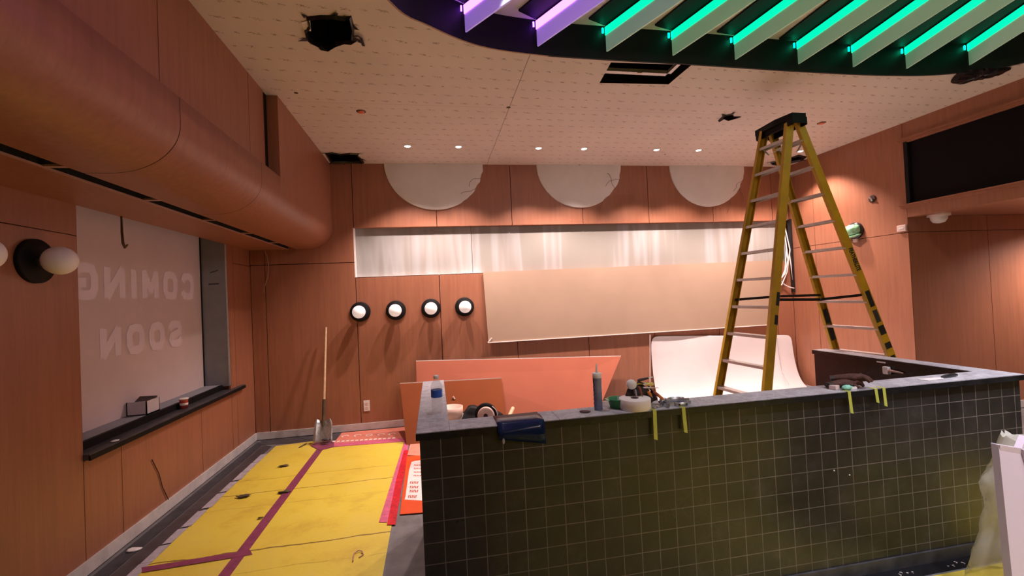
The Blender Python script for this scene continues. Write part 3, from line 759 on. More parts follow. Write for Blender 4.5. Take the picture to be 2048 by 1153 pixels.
leaning(tl, tr, Vector((bl_.x + .0, 5.48, .01)) if False else Vector((at(812, 862, 1, 5.5).x, 5.5, .01)), Vector((tr.x - .03, 5.5, .01)), 'leaning_board', 'coralback', 'smaller brown board leaning in front of the coral board, behind the half wall')

# ---- white plastic sheet curving onto the floor
t = empty('plastic_sheet', (4.5, 5.9, .01), 'large glossy white sheet curving from back wall onto floor behind the ladder', 'sheet')
x0, x1 = 3.25, 5.74
pr = [(YB - .02, 1.03), (YB - .025, .75), (YB - .04, .55), (YB - .09, .36), (YB - .18, .2), (YB - .32, .09), (YB - .52, .03), (YB - .8, .012), (5.0, .012), (4.2, .012), (3.9, .02)]
b = MB(); N = 14; vs = []
for i, (yy_, zz) in enumerate(pr):
    for k in range(N + 1):
        f = k / N; yy_ = pr[i][0] if not 2 <= i <= 7 else YB - .03 - (YB - .03 - pr[i][0]) * (.35 + .65 * min(1, f * 1.3)); top = (1.045 - .14 * f) if i == 0 else None
        vs.append((x0 + (x1 - x0) * f - .02 * (i > 3) * (f > .9), yy_ + .012 * math.sin(f * 9 + i), (top if top else zz) + .004 * math.sin(f * 7 + i * 2)))
b.add(vs, [(i * (N + 1) + k, i * (N + 1) + k + 1, (i + 1) * (N + 1) + k + 1, (i + 1) * (N + 1) + k) for i in range(len(pr) - 1) for k in range(N)], 0, True)
so = b.build('sheet', 'whitesheet', t); m_ = so.modifiers.new('thick', 'SOLIDIFY'); m_.thickness = .003; so.modifiers.new('sub', 'SUBSURF').render_levels = 2
MB().beam(at(1300, 669, 1, YB - .045), at(1300, 790, 1, YB - .16), (.008, 0, 0), (0, .004, 0)).build('sheet_edge', 'edge', t)
MB().tube([at(1553, 668, 1, YB - .045), at(1558, 710, 1, YB - .06), at(1564, 745, 1, YB - .12), at(1578, 770, 1, YB - .4)], .0035, n=5).build('hanging_thread', 'silver', t)

# ---- step ladder
def ladder():
    Z = 3.30
    B = {('l', 'f'): ((2.518, 3.935), (3.354, 3.908)), ('l', 'n'): ((2.560, 3.248), (3.374, 3.582)),
         ('r', 'f'): ((4.463, 4.053), (3.447, 3.914)), ('r', 'n'): ((4.505, 3.366), (3.467, 3.588))}
    t = empty('step_ladder', (3.51, 3.65, 0), 'tall yellow double-sided step ladder straddling the right leg of the half wall', 'ladder')
    P = {}
    for k, (bo, to) in B.items():
        b0, t0 = Vector((*bo, .0)), Vector((*to, Z)); P[k] = (b0, t0)
        d = (t0 - b0).normalized(); wv = Vector((1, 0, 0)); wv = (wv - d * wv.dot(d)).normalized(); tv = d.cross(wv).normalized()
        inn = tv if (tv.y > 0) == (k[1] == 'n') else -tv
        m = MB()
        m.beam(b0, t0, wv * .078, inn * .006)                                  # web
        for s in (-1, 1): m.beam(b0 + wv * s * .036 + inn * .016, t0 + wv * s * .036 + inn * .016, wv * .007, inn * .032)
        r_ = m.build('side_rail', 'yellowrail', t, bevel=.0015)
        MB().beam(b0, b0 + d * .10, wv * .09, inn * .05).build('foot', 'black', r_)
        if k == ('r', 'n'):
            o_ = b0.lerp(t0, .60) - inn * .0045
            X_ = -d; Y_ = wv if wv.x > 0 else -wv
            c = at(1712, 519, 1, 3.49); 
            f = (c.z / Z); pc = b0.lerp(t0, f) - inn * .0045
            Zv = X_.cross(Y_)
            T = Matrix(((X_.x, Y_.x, Zv.x, pc.x), (X_.y, Y_.y, Zv.y, pc.y), (X_.z, Y_.z, Zv.z, pc.z), (0, 0, 0, 1)))
            text_mesh('FEATHERLITE', .062, 'lettering', 'ink', T, r_, sx=.62, bold=.003)
            for f0, f1 in ((.455, .50), (.41, .445), (.375, .40), (.335, .352), (.285, .315)):
                MB().beam(b0.lerp(t0, f0) - inn * .004, b0.lerp(t0, f1) - inn * .004, wv * (.066 if f1 - f0 < .03 else .05), inn * .002).build('warning_label', 'ink' if f0 != .41 else 'graystone', r_)
        if k == ('r', 'f'):
            for f0, f1 in ((.40, .445), (.345, .385)): MB().beam(b0.lerp(t0, f0) + inn * .034, b0.lerp(t0, f1) + inn * .034, wv * .05, inn * .002).build('warning_label', 'ink', r_)
        if k == ('l', 'n'):
            for f0, f1 in ((.475, .51), (.425, .45)): MB().beam(b0.lerp(t0, f0) - inn * .004 + wv * .02, b0.lerp(t0, f1) - inn * .004 + wv * .02, wv * .03, inn * .003).build('warning_label', 'ink', r_)
    for side in 'lr':
        for k in range(1, 13):
            f = k * .2597 / Z
            a = P[(side, 'n')][0].lerp(P[(side, 'n')][1], f); c = P[(side, 'f')][0].lerp(P[(side, 'f')][1], f)
            m = MB(); m.beam(a, c, (.074, 0, 0), (0, 0, .004))
            for s in (-.036, .036): m.beam(a + Vector((s, 0, -.011)), c + Vector((s, 0, -.011)), (.003, 0, 0), (0, 0, .024))
            st = m.build('step', 'alu', t)
            if k in (12,):
                for p_, q_ in ((a, 1), (c, -1)):
                    MB().beam(p_ + Vector((0, .03 * q_, 0)), p_ + Vector((0, .11 * q_, -.09)), (.02, 0, 0), (0, 0, .006)).build('step_brace', 'alu', st)
    # top cap
    cx_, cy_ = 3.411, 3.748
    m = MB(); m.slab([(3.335, 3.52, Z - .02), (3.485, 3.52, Z - .02), (3.515, 3.70, Z - .02), (3.505, 3.985, Z - .02), (3.32, 3.985, Z - .02), (3.30, 3.70, Z - .02)], (0, 0, .055))
    m.box((3.325, 3.52, Z - .075), (3.345, 3.98, Z)); m.box((3.475, 3.52, Z - .075), (3.495, 3.98, Z))
    m.box((3.33, 3.515, Z - .06), (3.49, 3.53, Z)); m.box((3.33, 3.975, Z - .06), (3.49, 3.99, Z))
    m.build('top_cap', 'black', t, bevel=.006)
    # spreaders
    zf = 1.615 / Z
    for e in 'nf':
        a = P[('l', e)][0].lerp(P[('l', e)][1], zf); c = P[('r', e)][0].lerp(P[('r', e)][1], zf); m_ = (a + c) / 2 + Vector((0, 0, .012 if e == 'f' else -.022))
        s = Vector((0, .03 if e == 'n' else -.03, 0))
        MB().beam(a + s, m_ + s, (0, .005, 0), (0, 0, .024)).beam(m_ + s, c + s, (0, .005, 0), (0, 0, .024)).build('spreader', 'satin', t)
        MB().lathe([(.001, -.01), (.014, -.01), (.014, .01), (.001, .01)], m_ + s, (0, 1, 0), n=12).build('hinge', 'satin', t)
    return t
ladder()

# ---- shovel leaning on the back wall
top = at(652, 655, 1, 6.24); bot = at(647, 842, 1, 5.95)
t = empty('shovel', (bot.x, 5.9, 0), 'square shovel with pale wooden handle leaning upright on the back wall', 'shovel')
tip = at(645, 888, 1, 5.86)
MB().tube([top, top.lerp(bot, .5), bot + (top - bot) * .1], [.014, .015, .017]).build('handle', 'pickwood', t)
MB().tube([bot + (top - bot) * .22, bot, bot.lerp(tip, .25)], [.019, .021, .016]).build('socket', 'debris', t)
b = MB(); rows = []; u = (tip - bot); nrm = Vector((0, -1, .3)).normalized()
for j in range(7):
    f = j / 6; wid = .105 if j else .085
    for k in range(9):
        g = k / 8 * 2 - 1; rows.append(bot + u * f + Vector((g * (wid + .012 * f), 0, 0)) - nrm * (.03 * (1 - g * g)) * (1 - .5 * f) - Vector((0, -.0, 0)) + Vector((0, 0, .022 * (abs(g) > .6) * (j == 0))))
b.add(rows, [(j * 9 + k, j * 9 + k + 1, (j + 1) * 9 + k + 1, (j + 1) * 9 + k) for j in range(6) for k in range(8)], 0, True)
bo = b.build('blade', 'steel', t); bo.modifiers.new('thick', 'SOLIDIFY').thickness = .003
MB().ball(at(652, 880, 1, 5.84), .03, sq=(1.8, .8, .5), bumpy=.5, seed=4, n=16).build('dried_mortar', 'graystone', t)

# ---- outlet
a, c = at(727, 802, 1, YB), at(740, 822, 1, YB)
t = empty('wall_outlet', (a.x, YB, c.z), 'white electrical outlet plate low on the back wall right of the shovel', 'outlet')
MB().box((a.x, YB - .008, c.z), (c.x, YB, a.z)).build('cover_plate', 'whiteplastic', t, bevel=.002)
for dz in (.3, .7): MB().box((a.x + .022, YB - .010, c.z + (a.z - c.z) * dz - .018), (c.x - .022, YB - .007, c.z + (a.z - c.z) * dz + .018)).build('socket', 'pinkwhite', t)

# ---- cables
o = MB().tube([(-2.19, 6.30, 2.512), (-2.155, 6.30, 2.43), (-2.14, 6.30, 2.31), (-2.15, 6.29, 2.15), (-2.20, 6.30, 2.02), (-2.21, 6.30, 1.945)], .006, n=7).build('thin_cable', 'tan', origin=(-2.19, 6.3, 2.51)); tag(o, 'thin tan cord hanging down the back wall from the bulkhead underside', 'cord')
o = MB().tube([at(243, 441, 0, -2.36) + Vector((0, 0, .06)), at(243, 441, 0, -2.36), at(244, 465, 0, -2.34), at(246, 487, 0, -2.34), at(250, 495, 0, -2.33), at(255, 490, 0, -2.33)], [.007, .007, .009, .010, .012, .006], n=8).build('cable_hook', 'brownwire', origin=at(243, 441, 0, -2.36)); tag(o, 'short dark cable with bent end hanging over the window top', 'cable')
t = empty('cable_bundle', (5.6, 6.25, 2.78), 'bundle of loose white cables hanging from the drywall corner behind the ladder', 'cables')
for pts in ([(1562, 445), (1571, 480), (1576, 520), (1570, 548), (1558, 562)], [(1566, 445), (1573, 500), (1570, 540), (1560, 566)], [(1568, 447), (1580, 500), (1574, 545), (1563, 571)], [(1559, 559), (1569, 570), (1579, 575), (1588, 577)], [(1557, 446), (1561, 480), (1560, 520), (1559, 560)], [(1579, 510), (1584, 545), (1586, 560)]):
    MB().tube([at(x, y, 1, (YB + .04 if y < 450 else 6.31 - i * .01)) for i, (x, y) in enumerate(pts)], .0095, n=7).build('cable', 'cable', t)
o = MB().box((5.79, 6.28, 1.6), (5.825, 6.33, 2.80)).build('corner_channel', 'satin', origin=(5.8, 6.3, 1.6)); tag(o, 'narrow black channel in the back corner behind the white cables', 'channel')
o = MB().tube([(XL + .007, at(302, 920, 0, XL).y, at(302, 920, 0, XL).z), at(318, 948, 0, XL + .007), at(325, 975, 0, XL + .007), at(337, 1000, 0, XL + .01)], .0035, n=6).build('thin_cable', 'groove', origin=at(302, 920, 0, XL)); tag(o, 'thin dark cord lying against the left wall under the window', 'cord')

# ---- right wall fittings
p = at(1712, 462, 0, XR)
t = empty('wrapped_wall_speaker', p, 'round wall device wrapped in pale green film with a tail beside the ladder', 'wall device')
MB().lathe([(.001, 0), (.115, 0), (.115, .03), (.10, .04)], p, (-1, 0, 0), n=32).build('mounting_ring', 'satin', t)
MB().ball(p + Vector((-.055, 0, .01)), .10, bumpy=.22, seed=2, sq=(.85, 1, .8), fr=4, n=28).build('wrapping', 'greenwrap', t)
MB().tube([p + Vector((-.05, .06, -.05)), p + Vector((-.05, .12, -.055)), p + Vector((-.03, .19, -.035))], [.045, .028, .018], flat=.5).build('film_tail', 'greenwrap', t)
MB().tube([p + Vector((-.06, .07, -.07)), p + Vector((-.08, 0, -.085)), p + Vector((-.06, -.11, -.06))], [.03, .035, .022], flat=.45).build('film_fold', 'greenwrap', t)
MB().box((-.03, -.028, -.16), (-.001, .028, -.06), T=Matrix.Translation(p)).build('box', 'pinkwhite', t)
p = at(1745, 398, 0, XR)
t = empty('cable_outlet', p, 'small dark round cable outlet on the right wall above the green wrapped device', 'outlet')
MB().lathe([(.001, 0), (.05, 0), (.05, .01), (.035, .012), (.001, .006)], p, (-1, 0, 0), n=24).build('ring', 'groove', t)
MB().tube([p + Vector((-.01, 0, -.02)), p + Vector((-.03, -.01, .0)), p + Vector((-.03, .012, .02))], .012, n=7).build('wire_stub', 'alu', t)
p = at(1806, 457, 0, XR)
t = empty('wall_sensor', p, 'small pale rectangular box on the right wall at the corridor corner', 'wall box')
MB().box((-.03, -.055, -.04), (-.001, .055, .04), T=Matrix.Translation(p)).build('housing', 'pinkwhite', t, bevel=.006)
MB().box((-.033, -.03, -.01), (-.03, .03, .01), T=Matrix.Translation(p)).build('cover', 'whiteplastic', t)
p = Vector((6.25, 4.2, 2.52)); p = at(1877, 428, 2, 2.52)
t = empty('ceiling_detector', p, 'white dome detector under the low corridor ceiling on the right', 'detector')
MB().lathe([(.11, 0), (.11, -.03), (.085, -.035)], p, n=32).build('base', 'pinkwhite', t)
MB().lathe([(.085, -.03), (.08, -.07), (.055, -.105), (.02, -.115), (.0005, -.117)], p, n=32).build('dome', 'whiteplastic', t)

# ================================================================== FLOOR COVERINGS
def sheet(poly, z, name, mat, lab, cat, grp=None, th=.002):
    o = MB().slab([(x, y, z) for x, y in poly], (0, 0, th)).build(name, mat, origin=(poly[0][0], poly[0][1], z)); return tag(o, lab, cat, grp)
P2 = lambda x, y: tuple(at(x, y, 2, 0)[:2])
sheet([(-2.03, 6.0), (-2.03, YF), (-1.40, YF), (-1.40, 6.0), (-1.5, 6.04), (-1.62, 6.05)], .001, 'floor_sheet', 'yellow', 'dusty yellow protective floor sheet beside the left wall, left of the purple tape', 'floor sheet', 'yellow protective floor sheets')
sheet([(-1.40, 5.72), (-1.40, YF), (-.37, YF), (-.40, 3.6), (-.43, 5.66)], .003, 'floor_sheet', 'yellow', 'yellow protective floor sheet between the purple tape and the half wall', 'floor sheet', 'yellow protective floor sheets')
sheet([(.3, 2.15), (.3, YF), (4.9, YF), (4.9, 2.15)], .001, 'floor_sheet', 'yellow', 'yellow protective floor sheet in front of the tiled half wall', 'floor sheet', 'yellow protective floor sheets')
sheet([(-1.30, 6.30), P2(663, 893), P2(745, 888), P2(835, 884), (-.02, 5.62), (1.0, 5.6), (1.0, 6.30)], .0045, 'floor_paper', 'pinkpaper', 'salmon floor paper with white prints along the back wall', 'floor paper')
b = MB()
for x in (690, 715, 738, 762, 784):
    c = at(x, 873 - (x - 690) * .045, 2, .007); pts = [c + Vector((.042 * math.cos(a), .042 * math.sin(a), 0)) for a in [i * PI / 5 for i in range(11 if x == 738 else 8)]]; b.tube(pts, .009, n=5, flat=.1)
for i in range(14):
    c = at(668 + i * 9.2, 884 - i * .55, 2, .007); b.box((-.02, -.022, 0), (.016, .022, .001), T=Matrix.Translation(c))
o = b.build('floor_print', 'print', origin=at(690, 873, 2, .007)); tag(o, 'row of white round prints and lettering blocks on the salmon floor paper', 'print')
sheet([P2(668, 889), P2(664, 896), P2(815, 884.5), P2(815, 877)], .0075, 'floor_tape', 'pinktape', 'wide translucent pink tape along the back edge of the yellow sheets', 'tape', 'floor tapes', .0008)
sheet([(-1.47, 5.72), (-1.47, YF), (-1.39, YF), (-1.39, 5.72)], .006, 'floor_tape', 'purpletape', 'long purple tape running down the yellow floor towards the shovel', 'tape', 'floor tapes', .001)
sheet([P2(285, 1148), P2(283, 1138), P2(500, 1103), P2(505, 1112)], .0072, 'floor_tape', 'purpletape', 'short purple tape crossing the long purple strip at lower left', 'tape', 'floor tapes', .001)
sheet([P2(620, 893), P2(640, 903), P2(668, 896), P2(668, 888)], .009, 'floor_tape', 'purpletape', 'short purple tape patch at the shovel blade', 'tape', 'floor tapes', .001)
sheet([P2(809, 884), P2(758, 1047), P2(774, 1048), P2(820, 883)], .0085, 'floor_tape', 'pinktape', 'translucent pink tape along the right edge of the yellow sheet', 'tape', 'floor tapes', .001)
rt_ = sheet([P2(808, 903), P2(793, 960), P2(774, 1053), P2(791, 1053), P2(806, 965), P2(818, 903)], .0095, 'floor_tape', 'redtape', 'red tape with dark speckles beside the orange card on the floor', 'tape', 'floor tapes', .001)
b = MB(); r = random.Random(8)
for k in range(26):
    f = k / 26; x = 812 - 27 * f + r.uniform(-5, 5); y = 908 + 140 * f; c = at(x, y, 2, .0112); b.slab([c + Vector((r.uniform(-.012, .012), r.uniform(-.02, .02), 0)) for _ in range(3)], (0, 0, .0005))
b.build('ink_mark', 'purpletape', rt_)
t = empty('floor_card', (-.2, 4.4, .004), 'glossy orange floor card with white rounded red-lettered label beside the half wall', 'card')
MB().slab([(*P2(800, 1032), .005), (-.06, 3.715, .005), (-.06, 5.05, .005), (*P2(814, 915), .005)], (0, 0, .006)).build('card', 'orange', t)
MB().slab([(*P2(815, 913), .0065), (-.06, 5.0, .0065), (-.06, 5.55, .0065), (*P2(822, 884), .0065)], (0, 0, .005)).build('card_flap', 'paleorange', t)
lp = [P2(809, 1003), P2(811, 997), P2(818, 945), P2(823, 927), P2(829, 925), (-.03, 4.95), (-.03, 3.88), P2(814, 1003)]
MB().slab([(x, y, .0115) for x, y in lp], (0, 0, .001)).build('label_field', 'print', t)
b = MB()
for row, yy_ in enumerate((931, 938, 945, 952, 966, 975, 983, 994)):
    for k in range(5):
        px = (829 if row < 4 else (822 if row < 7 else 819)) + k * (3.2 if row < 4 else 3.6) - row * .2
        c = at(px, yy_, 2, .0128); h = .016 if row < 4 else .026
        b.box((-.0055, -h, 0), (.0025, h, .0006), T=Matrix.Translation(c)); b.box((.0, -h if k % 2 else h * .2, 0), (.006, (-h * .3) if k % 2 else h, .0006), T=Matrix.Translation(c))
b.build('label_print', 'redink', t)
# margin by the left wall
sheet([(XL + .05, YF), (XL + .16, YF), (XL + .16, 6.1), (XL + .05, 6.25)], .001, 'floor_channel', 'darkstrip', 'dark grey channel in the floor along the left baseboard', 'floor channel', None, .004)
sheet([(XL + .17, YF), (XL + .34, YF), (XL + .30, 6.0), (XL + .17, 6.1)], .001, 'floor_membrane', 'graystone', 'grey membrane strip between the dark channel and the yellow sheets', 'membrane', None, .003)
yy_ = 2.6; i = 0
while yy_ < 5.6:
    r = random.Random(i); L = r.uniform(.20, .34)
    sheet([(XL + .29, yy_), (XL + .36 + r.uniform(-.01, .01), yy_ + .01), (XL + .355, yy_ + L), (XL + .285, yy_ + L - .01)], .006 + .0004 * (i % 2), 'silver_tape', 'silver', 'silver tape piece on the left edge of the yellow sheet, %s from the camera' % ('first second third fourth fifth sixth seventh eighth ninth tenth eleventh twelfth thirteenth'.split()[i]), 'tape', 'silver tape pieces along the left edge', .001)
    yy_ += L + r.uniform(-.01, .05); i += 1
sheet([(-2.3, 6.30), (-2.3, 6.12), (-1.9, 6.05), (-1.55, 6.08), (-1.30, 6.02), (-1.28, 6.30)], .0012, 'bare_floor_strip', 'graystone', 'dusty bare strip of dark floor along the back baseboard left of the shovel', 'floor strip', None, .003)
# debris
def crumb(px, py, s, lab, seed):
    p = at(px, py, 2, .012 + s * .1); o = MB().ball(p, s, sq=(1.6, .8, .25), bumpy=.9, seed=seed, n=14, fr=2.2).build('debris', 'debris', origin=p); tag(o, lab, 'debris')
crumb(567, 932, .03, 'crumpled dark scrap on the yellow floor, the one nearest the shovel', 1)
crumb(486, 993, .034, 'dark leaf-like scrap on the yellow floor near the left edge', 5)
crumb(568, 984, .032, 'torn brownish scrap lying against the purple tape', 9)
crumb(521, 1036, .014, 'tiny dark crumb on the yellow sheet left of the purple tape', 7)
o = MB().tube([at(706, 1123, 2, .012), at(708, 1108, 2, .014), at(716, 1102, 2, .016), at(724, 1103, 2, .014), at(727, 1110, 2, .01), at(718, 1116, 2, .009)], .004, n=6).build('bent_wire', 'tan', origin=at(706, 1123, 2, .01)); tag(o, 'small bent loop of wire on the yellow floor at the bottom', 'wire')
o = MB().tube([at(598, 896, 2, .01), at(605, 892, 2, .014), at(613, 888, 2, .01)], .007, n=6).build('wood_splinter', 'debris', origin=at(605, 892, 2, .01)); tag(o, 'small dark splinter on the floor left of the shovel blade', 'splinter')
o = MB().ball(at(268, 1100, 2, .01), .03, sq=(1.6, 1, .3), bumpy=.4, seed=3, n=14).build('plaster_chip', 'whiteplastic', origin=at(268, 1100, 2, 0)); tag(o, 'white plaster chip in the dark channel at lower left', 'debris')
for (px, py), lab in (((1668, 942), 'upper left'), ((1699, 951), 'lower right')):
    p = at(px, py, 1, 2.254); tag(MB().ball(p, .0042, n=10).build('grout_speck', 'whiteplastic', origin=p), 'tiny white speck on the tiled half wall, the %s of two' % lab, 'speck', 'white specks on the tiles')

# ================================================================== ON THE WINDOW SILL
p = Vector((-2.52, 4.33, .868))
t = empty('cardboard_box', p, 'small white card box with open top on the window sill', 'box')
y0, y1 = at(289, 810, 0, -2.50).y, at(338, 805, 0, -2.47).y; y1 = y0 + (y1 - y0) * .62
m = MB(); m.box((-2.64, y0, .868), (-2.632, y1, .985)); m.box((-2.492, y0, .868), (-2.484, y1, .985)); m.box((-2.64, y0, .868), (-2.484, y0 + .008, .985)); m.box((-2.64, y1 - .008, .868), (-2.484, y1, .985)); m.box((-2.64, y0, .868), (-2.484, y1, .876))
m.build('tray', 'boxwhite', t)
MB().slab([(-2.63, y0 + .08, .96), (-2.49, y0 + .08, .965), (-2.49, y1 - .02, .995), (-2.63, y1 - .02, 1.0)], (0, 0, .006)).build('flap', 'leather', t)
p = at(368, 817, 2, .812)
t = empty('paper_cup', p, 'red and white paper cup on the black window sill right of the card box', 'cup')
MB().lathe([(.0005, 0), (.030, 0), (.036, .085)], p, n=28).build('cup', 'redcup', t)
MB().lathe([(.036, .085), (.040, .087), (.040, .094), (.034, .097), (.0005, .097)], p, n=28).build('lid', 'whiteplastic', t)
MB().lathe([(.0328, .03), (.0345, .032), (.0352, .05), (.0345, .052)], p, n=28).build('white_band', 'print', t)
o = MB().ball((-2.37, 3.75, .816), .018, sq=(1.4, 1.8, .2), bumpy=.4, n=12).build('plaster_crumb', 'whiteplastic', origin=(-2.37, 3.75, .81)); tag(o, 'white plaster crumb on the near end of the black window sill', 'debris')

# ================================================================== ON THE HALF WALL
# water bottle
p = at(875, 826, 2, H)
t = empty('water_bottle', p, 'clear plastic water bottle with blue label standing on the left arm of the half wall', 'bottle')
pr = [(.0005, 0), (.028, 0), (.032, .006)]
for k in range(7): pr += [(.0325, .012 + k * .012), (.0300, .018 + k * .012)]
pr += [(.0325, .10), (.0325, .15), (.031, .16), (.024, .178), (.014, .190), (.0125, .197), (.0125, .205)]
MB().lathe(pr, p, n=36).build('bottle_body', 'clear', t)
MB().lathe([(.0328, .092), (.0332, .094), (.0332, .132), (.0328, .134)], p, n=36).build('label_wrap', 'bluelabel', t)
MB().lathe([(.0142, .196), (.0152, .198), (.0152, .214), (.013, .216), (.0005, .216)], p, n=24).build('cap', 'whiteplastic', t)
# blue smoked film bent over the edge
t = empty('plastic_film', at(1036, 845, 2, H), 'smoked blue plastic offcut bent over the front edge of the half wall', 'plastic sheet')
x0, x1 = .29, .535
pr = [(2.40, H + .003, 0), (2.33, H + .005, 0), (2.26, H + .008, 0), (2.235, H + .004, 0), (2.222, H - .02, 0), (2.215, H - .06, .04), (2.215, H - .11, .10)]
b = MB(); vs = []
for yy_, zz, cut in pr:
    for k in range(9):
        f = k / 8; x_ = x0 + (x1 - x0) * f + (.06 * (2.40 - yy_) if yy_ > 2.3 else .0)
        zz2 = zz + (.045 * (1 - f) if zz < H - .05 else 0)
        vs.append((x_, yy_, zz2))
b.add(vs, [(i * 9 + k, i * 9 + k + 1, (i + 1) * 9 + k + 1, (i + 1) * 9 + k) for i in range(len(pr) - 1) for k in range(8)], 0, True)
fo = b.build('film', 'bluefilm', t); fo.modifiers.new('thick', 'SOLIDIFY').thickness = .003
MB().ball((.315, 2.212, H - .075), .009, sq=(.8, .6, 1.6), n=12).build('glue_drip', 'silver', t)
# caulk tube
p = at(1197, 820, 2, H)
t = empty('caulk_tube', p, 'upright blue grey sealant cartridge with white nozzle on the half wall', 'sealant tube')
MB().lathe([(.0005, 0), (.0235, 0), (.0235, .185)], p, n=32).build('cartridge', 'caulkblue', t)
MB().lathe([(.0248, .178), (.0252, .18), (.0252, .203), (.022, .206), (.0005, .206)], p, n=32).build('end_cap', 'whiteplastic', t)
MB().lathe([(.0068, .205), (.0062, .215), (.0036, .255), (.0005, .256)], p, n=16).build('nozzle', 'whiteplastic', t)
b = MB()
for a0, a1, z0, z1 in ((2.9, 3.5, .150, .176), (5.7, 6.2, .150, .176)):
    vs = []; 
    for k in range(7):
        a = a0 + (a1 - a0) * k / 6
        for z in (z0, z1): vs.append(p + Vector((.0241 * math.cos(a), .0241 * math.sin(a), z)))
    b.add(vs, [(2 * k, 2 * k + 2, 2 * k + 3, 2 * k + 1) for k in range(6)], 0, True)
b.build('dark_print', 'navy', t)
b = MB()
for k in range(16):
    a = 3.4 + .22 * math.sin(k * 2.2); z = .022 + k * .0078; q = p + Vector((.0242 * math.cos(a), .0242 * math.sin(a), z)); b.ball(q, .0035, n=8, sq=(.9, .6, 1))
b.build('blue_print', 'navy', t)
# dark drill ring on the cap next to the tube
p = at(1170, 824, 2, H + .001); o = MB().lathe([(.0005, 0), (.030, 0), (.031, .0008), (.0005, .001)], p, n=28).build('round_knockout', 'darkcore', origin=p); tag(o, 'flat dark round disc lying on the half wall left of the sealant cartridge', 'disc')
# paper tape roll
p = Vector((1.075, 2.305, H))
t = empty('joint_tape_roll', p, 'large white roll of paper joint tape lying flat on the half wall', 'tape roll')
MB().lathe([(.020, .002), (.083, .0), (.086, .003), (.086, .056), (.084, .058), (.0215, .058)], p, n=56).build('paper_roll', 'paper', t)
MB().lathe([(.0215, .0585), (.019, .0585), (.019, .004), (.0215, .004)], p, n=32).build('core', 'darkcore', t)
# green tray
p = Vector((.99, 2.355, H))
t = empty('plastic_cup', p, 'small green plastic pot behind the roll of joint tape', 'pot')
MB().lathe([(.0005, .002), (.038, .0), (.050, .048), (.054, .050), (.054, .054), (.047, .052), (.036, .006), (.0005, .006)], p, n=32).build('pot', 'green', t)
MB().box((p.x - .0650, p.y - .02, H + .046), (p.x - .052, p.y + .02, H + .052)).build('lip', 'greenwrap', t)
# tool pouch with tools
c = Vector((1.125, 2.37, H))
t = empty('tool_pouch', c, 'dark leather tool pouch heaped behind the joint tape roll', 'tool pouch')
MB().ball(c + Vector((.0, .0, .058)), .060, sq=(1.2, .42, 1.05), bumpy=.35, seed=6, fr=2.5).build('pouch', 'leather', t)
MB().ball(c + Vector((.06, -.01, .04)), .04, sq=(1.1, .5, .8), bumpy=.4, seed=8).build('side_pocket', 'leather', t)
MB().tube([c + Vector((-.05, -.01, .10)), c + Vector((.0, -.02, .135)), c + Vector((.055, -.02, .115)), c + Vector((.09, -.01, .06))], .008, n=8, flat=.5).build('strap', 'leather', t)
def tool(name, a, b_, r_, mat, lab, headmat='steel', hl=.3, cat='hand tool'):
    a, b_ = c + Vector((a[0], a[1], a[2] * 1.32)), c + Vector((b_[0], b_[1], b_[2] * 1.32)); t = empty(name, a, lab, cat)
    m = a.lerp(b_, 1 - hl)
    MB().tube([a, a.lerp(m, .15), a.lerp(m, .6), m], [r_ * .7, r_, r_ * .9, r_ * .6], n=12).build('handle', mat, t)
    MB().tube([m, m.lerp(b_, .5), b_], [r_ * .45, r_ * .4, r_ * .25], n=8).build('head', headmat, t)
p = c + Vector((-.045, -.02, .124)); t = empty('rubber_mallet', p, 'white round-headed mallet lying on top of the tool pouch', 'mallet')
MB().lathe([(.0005, -.022), (.022, -.022), (.0265, -.014), (.0275, .0), (.0265, .014), (.022, .022), (.0005, .022)], p, (-.25, -1, .1), n=36).build('head', 'whiteplastic', t)
MB().tube([p + Vector((.02, .0, .0)), p + Vector((.05, .01, .002)), p + Vector((.10, .015, -.008))], .008, n=10).build('handle', 'yellowgrip', t)
tool('screwdriver', (-.005, -.02, .108), (.088, -.02, .118), .0085, 'leather', 'black-handled screwdriver across the top of the tool pouch')
tool('screwdriver', (.085, -.025, .088), (.02, -.03, .092), .011, 'yellowgrip', 'yellow-handled screwdriver below the black one on the pouch')
tool('pliers', (-.012, -.045, .085), (.012, -.045, .03), .007, 'redgrip', 'red-handled pliers sticking out of the front of the pouch')
tool('pliers', (-.035, -.045, .075), (-.028, -.045, .035), .006, 'silver', 'silver pliers beside the red-handled pair in the pouch')
tool('cutter', (.04, -.05, .062), (.065, -.05, .035), .009, 'orangegrip', 'orange-handled cutter in front of the pouch above the tape roll')
tool('snips', (.075, -.045, .058), (.155, -.04, .012), .009, 'redgrip', 'orange-red handled snips pointing down right of the pouch')
tool('utility_knife', (.098, -.045, .045), (.145, -.05, .01), .008, 'orangegrip', 'orange utility knife right of the joint tape roll')
tool('ruler_blade', (.02, -.03, .078), (.115, -.03, .070), .005, 'whiteplastic', 'white straight-edge lying across the tool pouch')
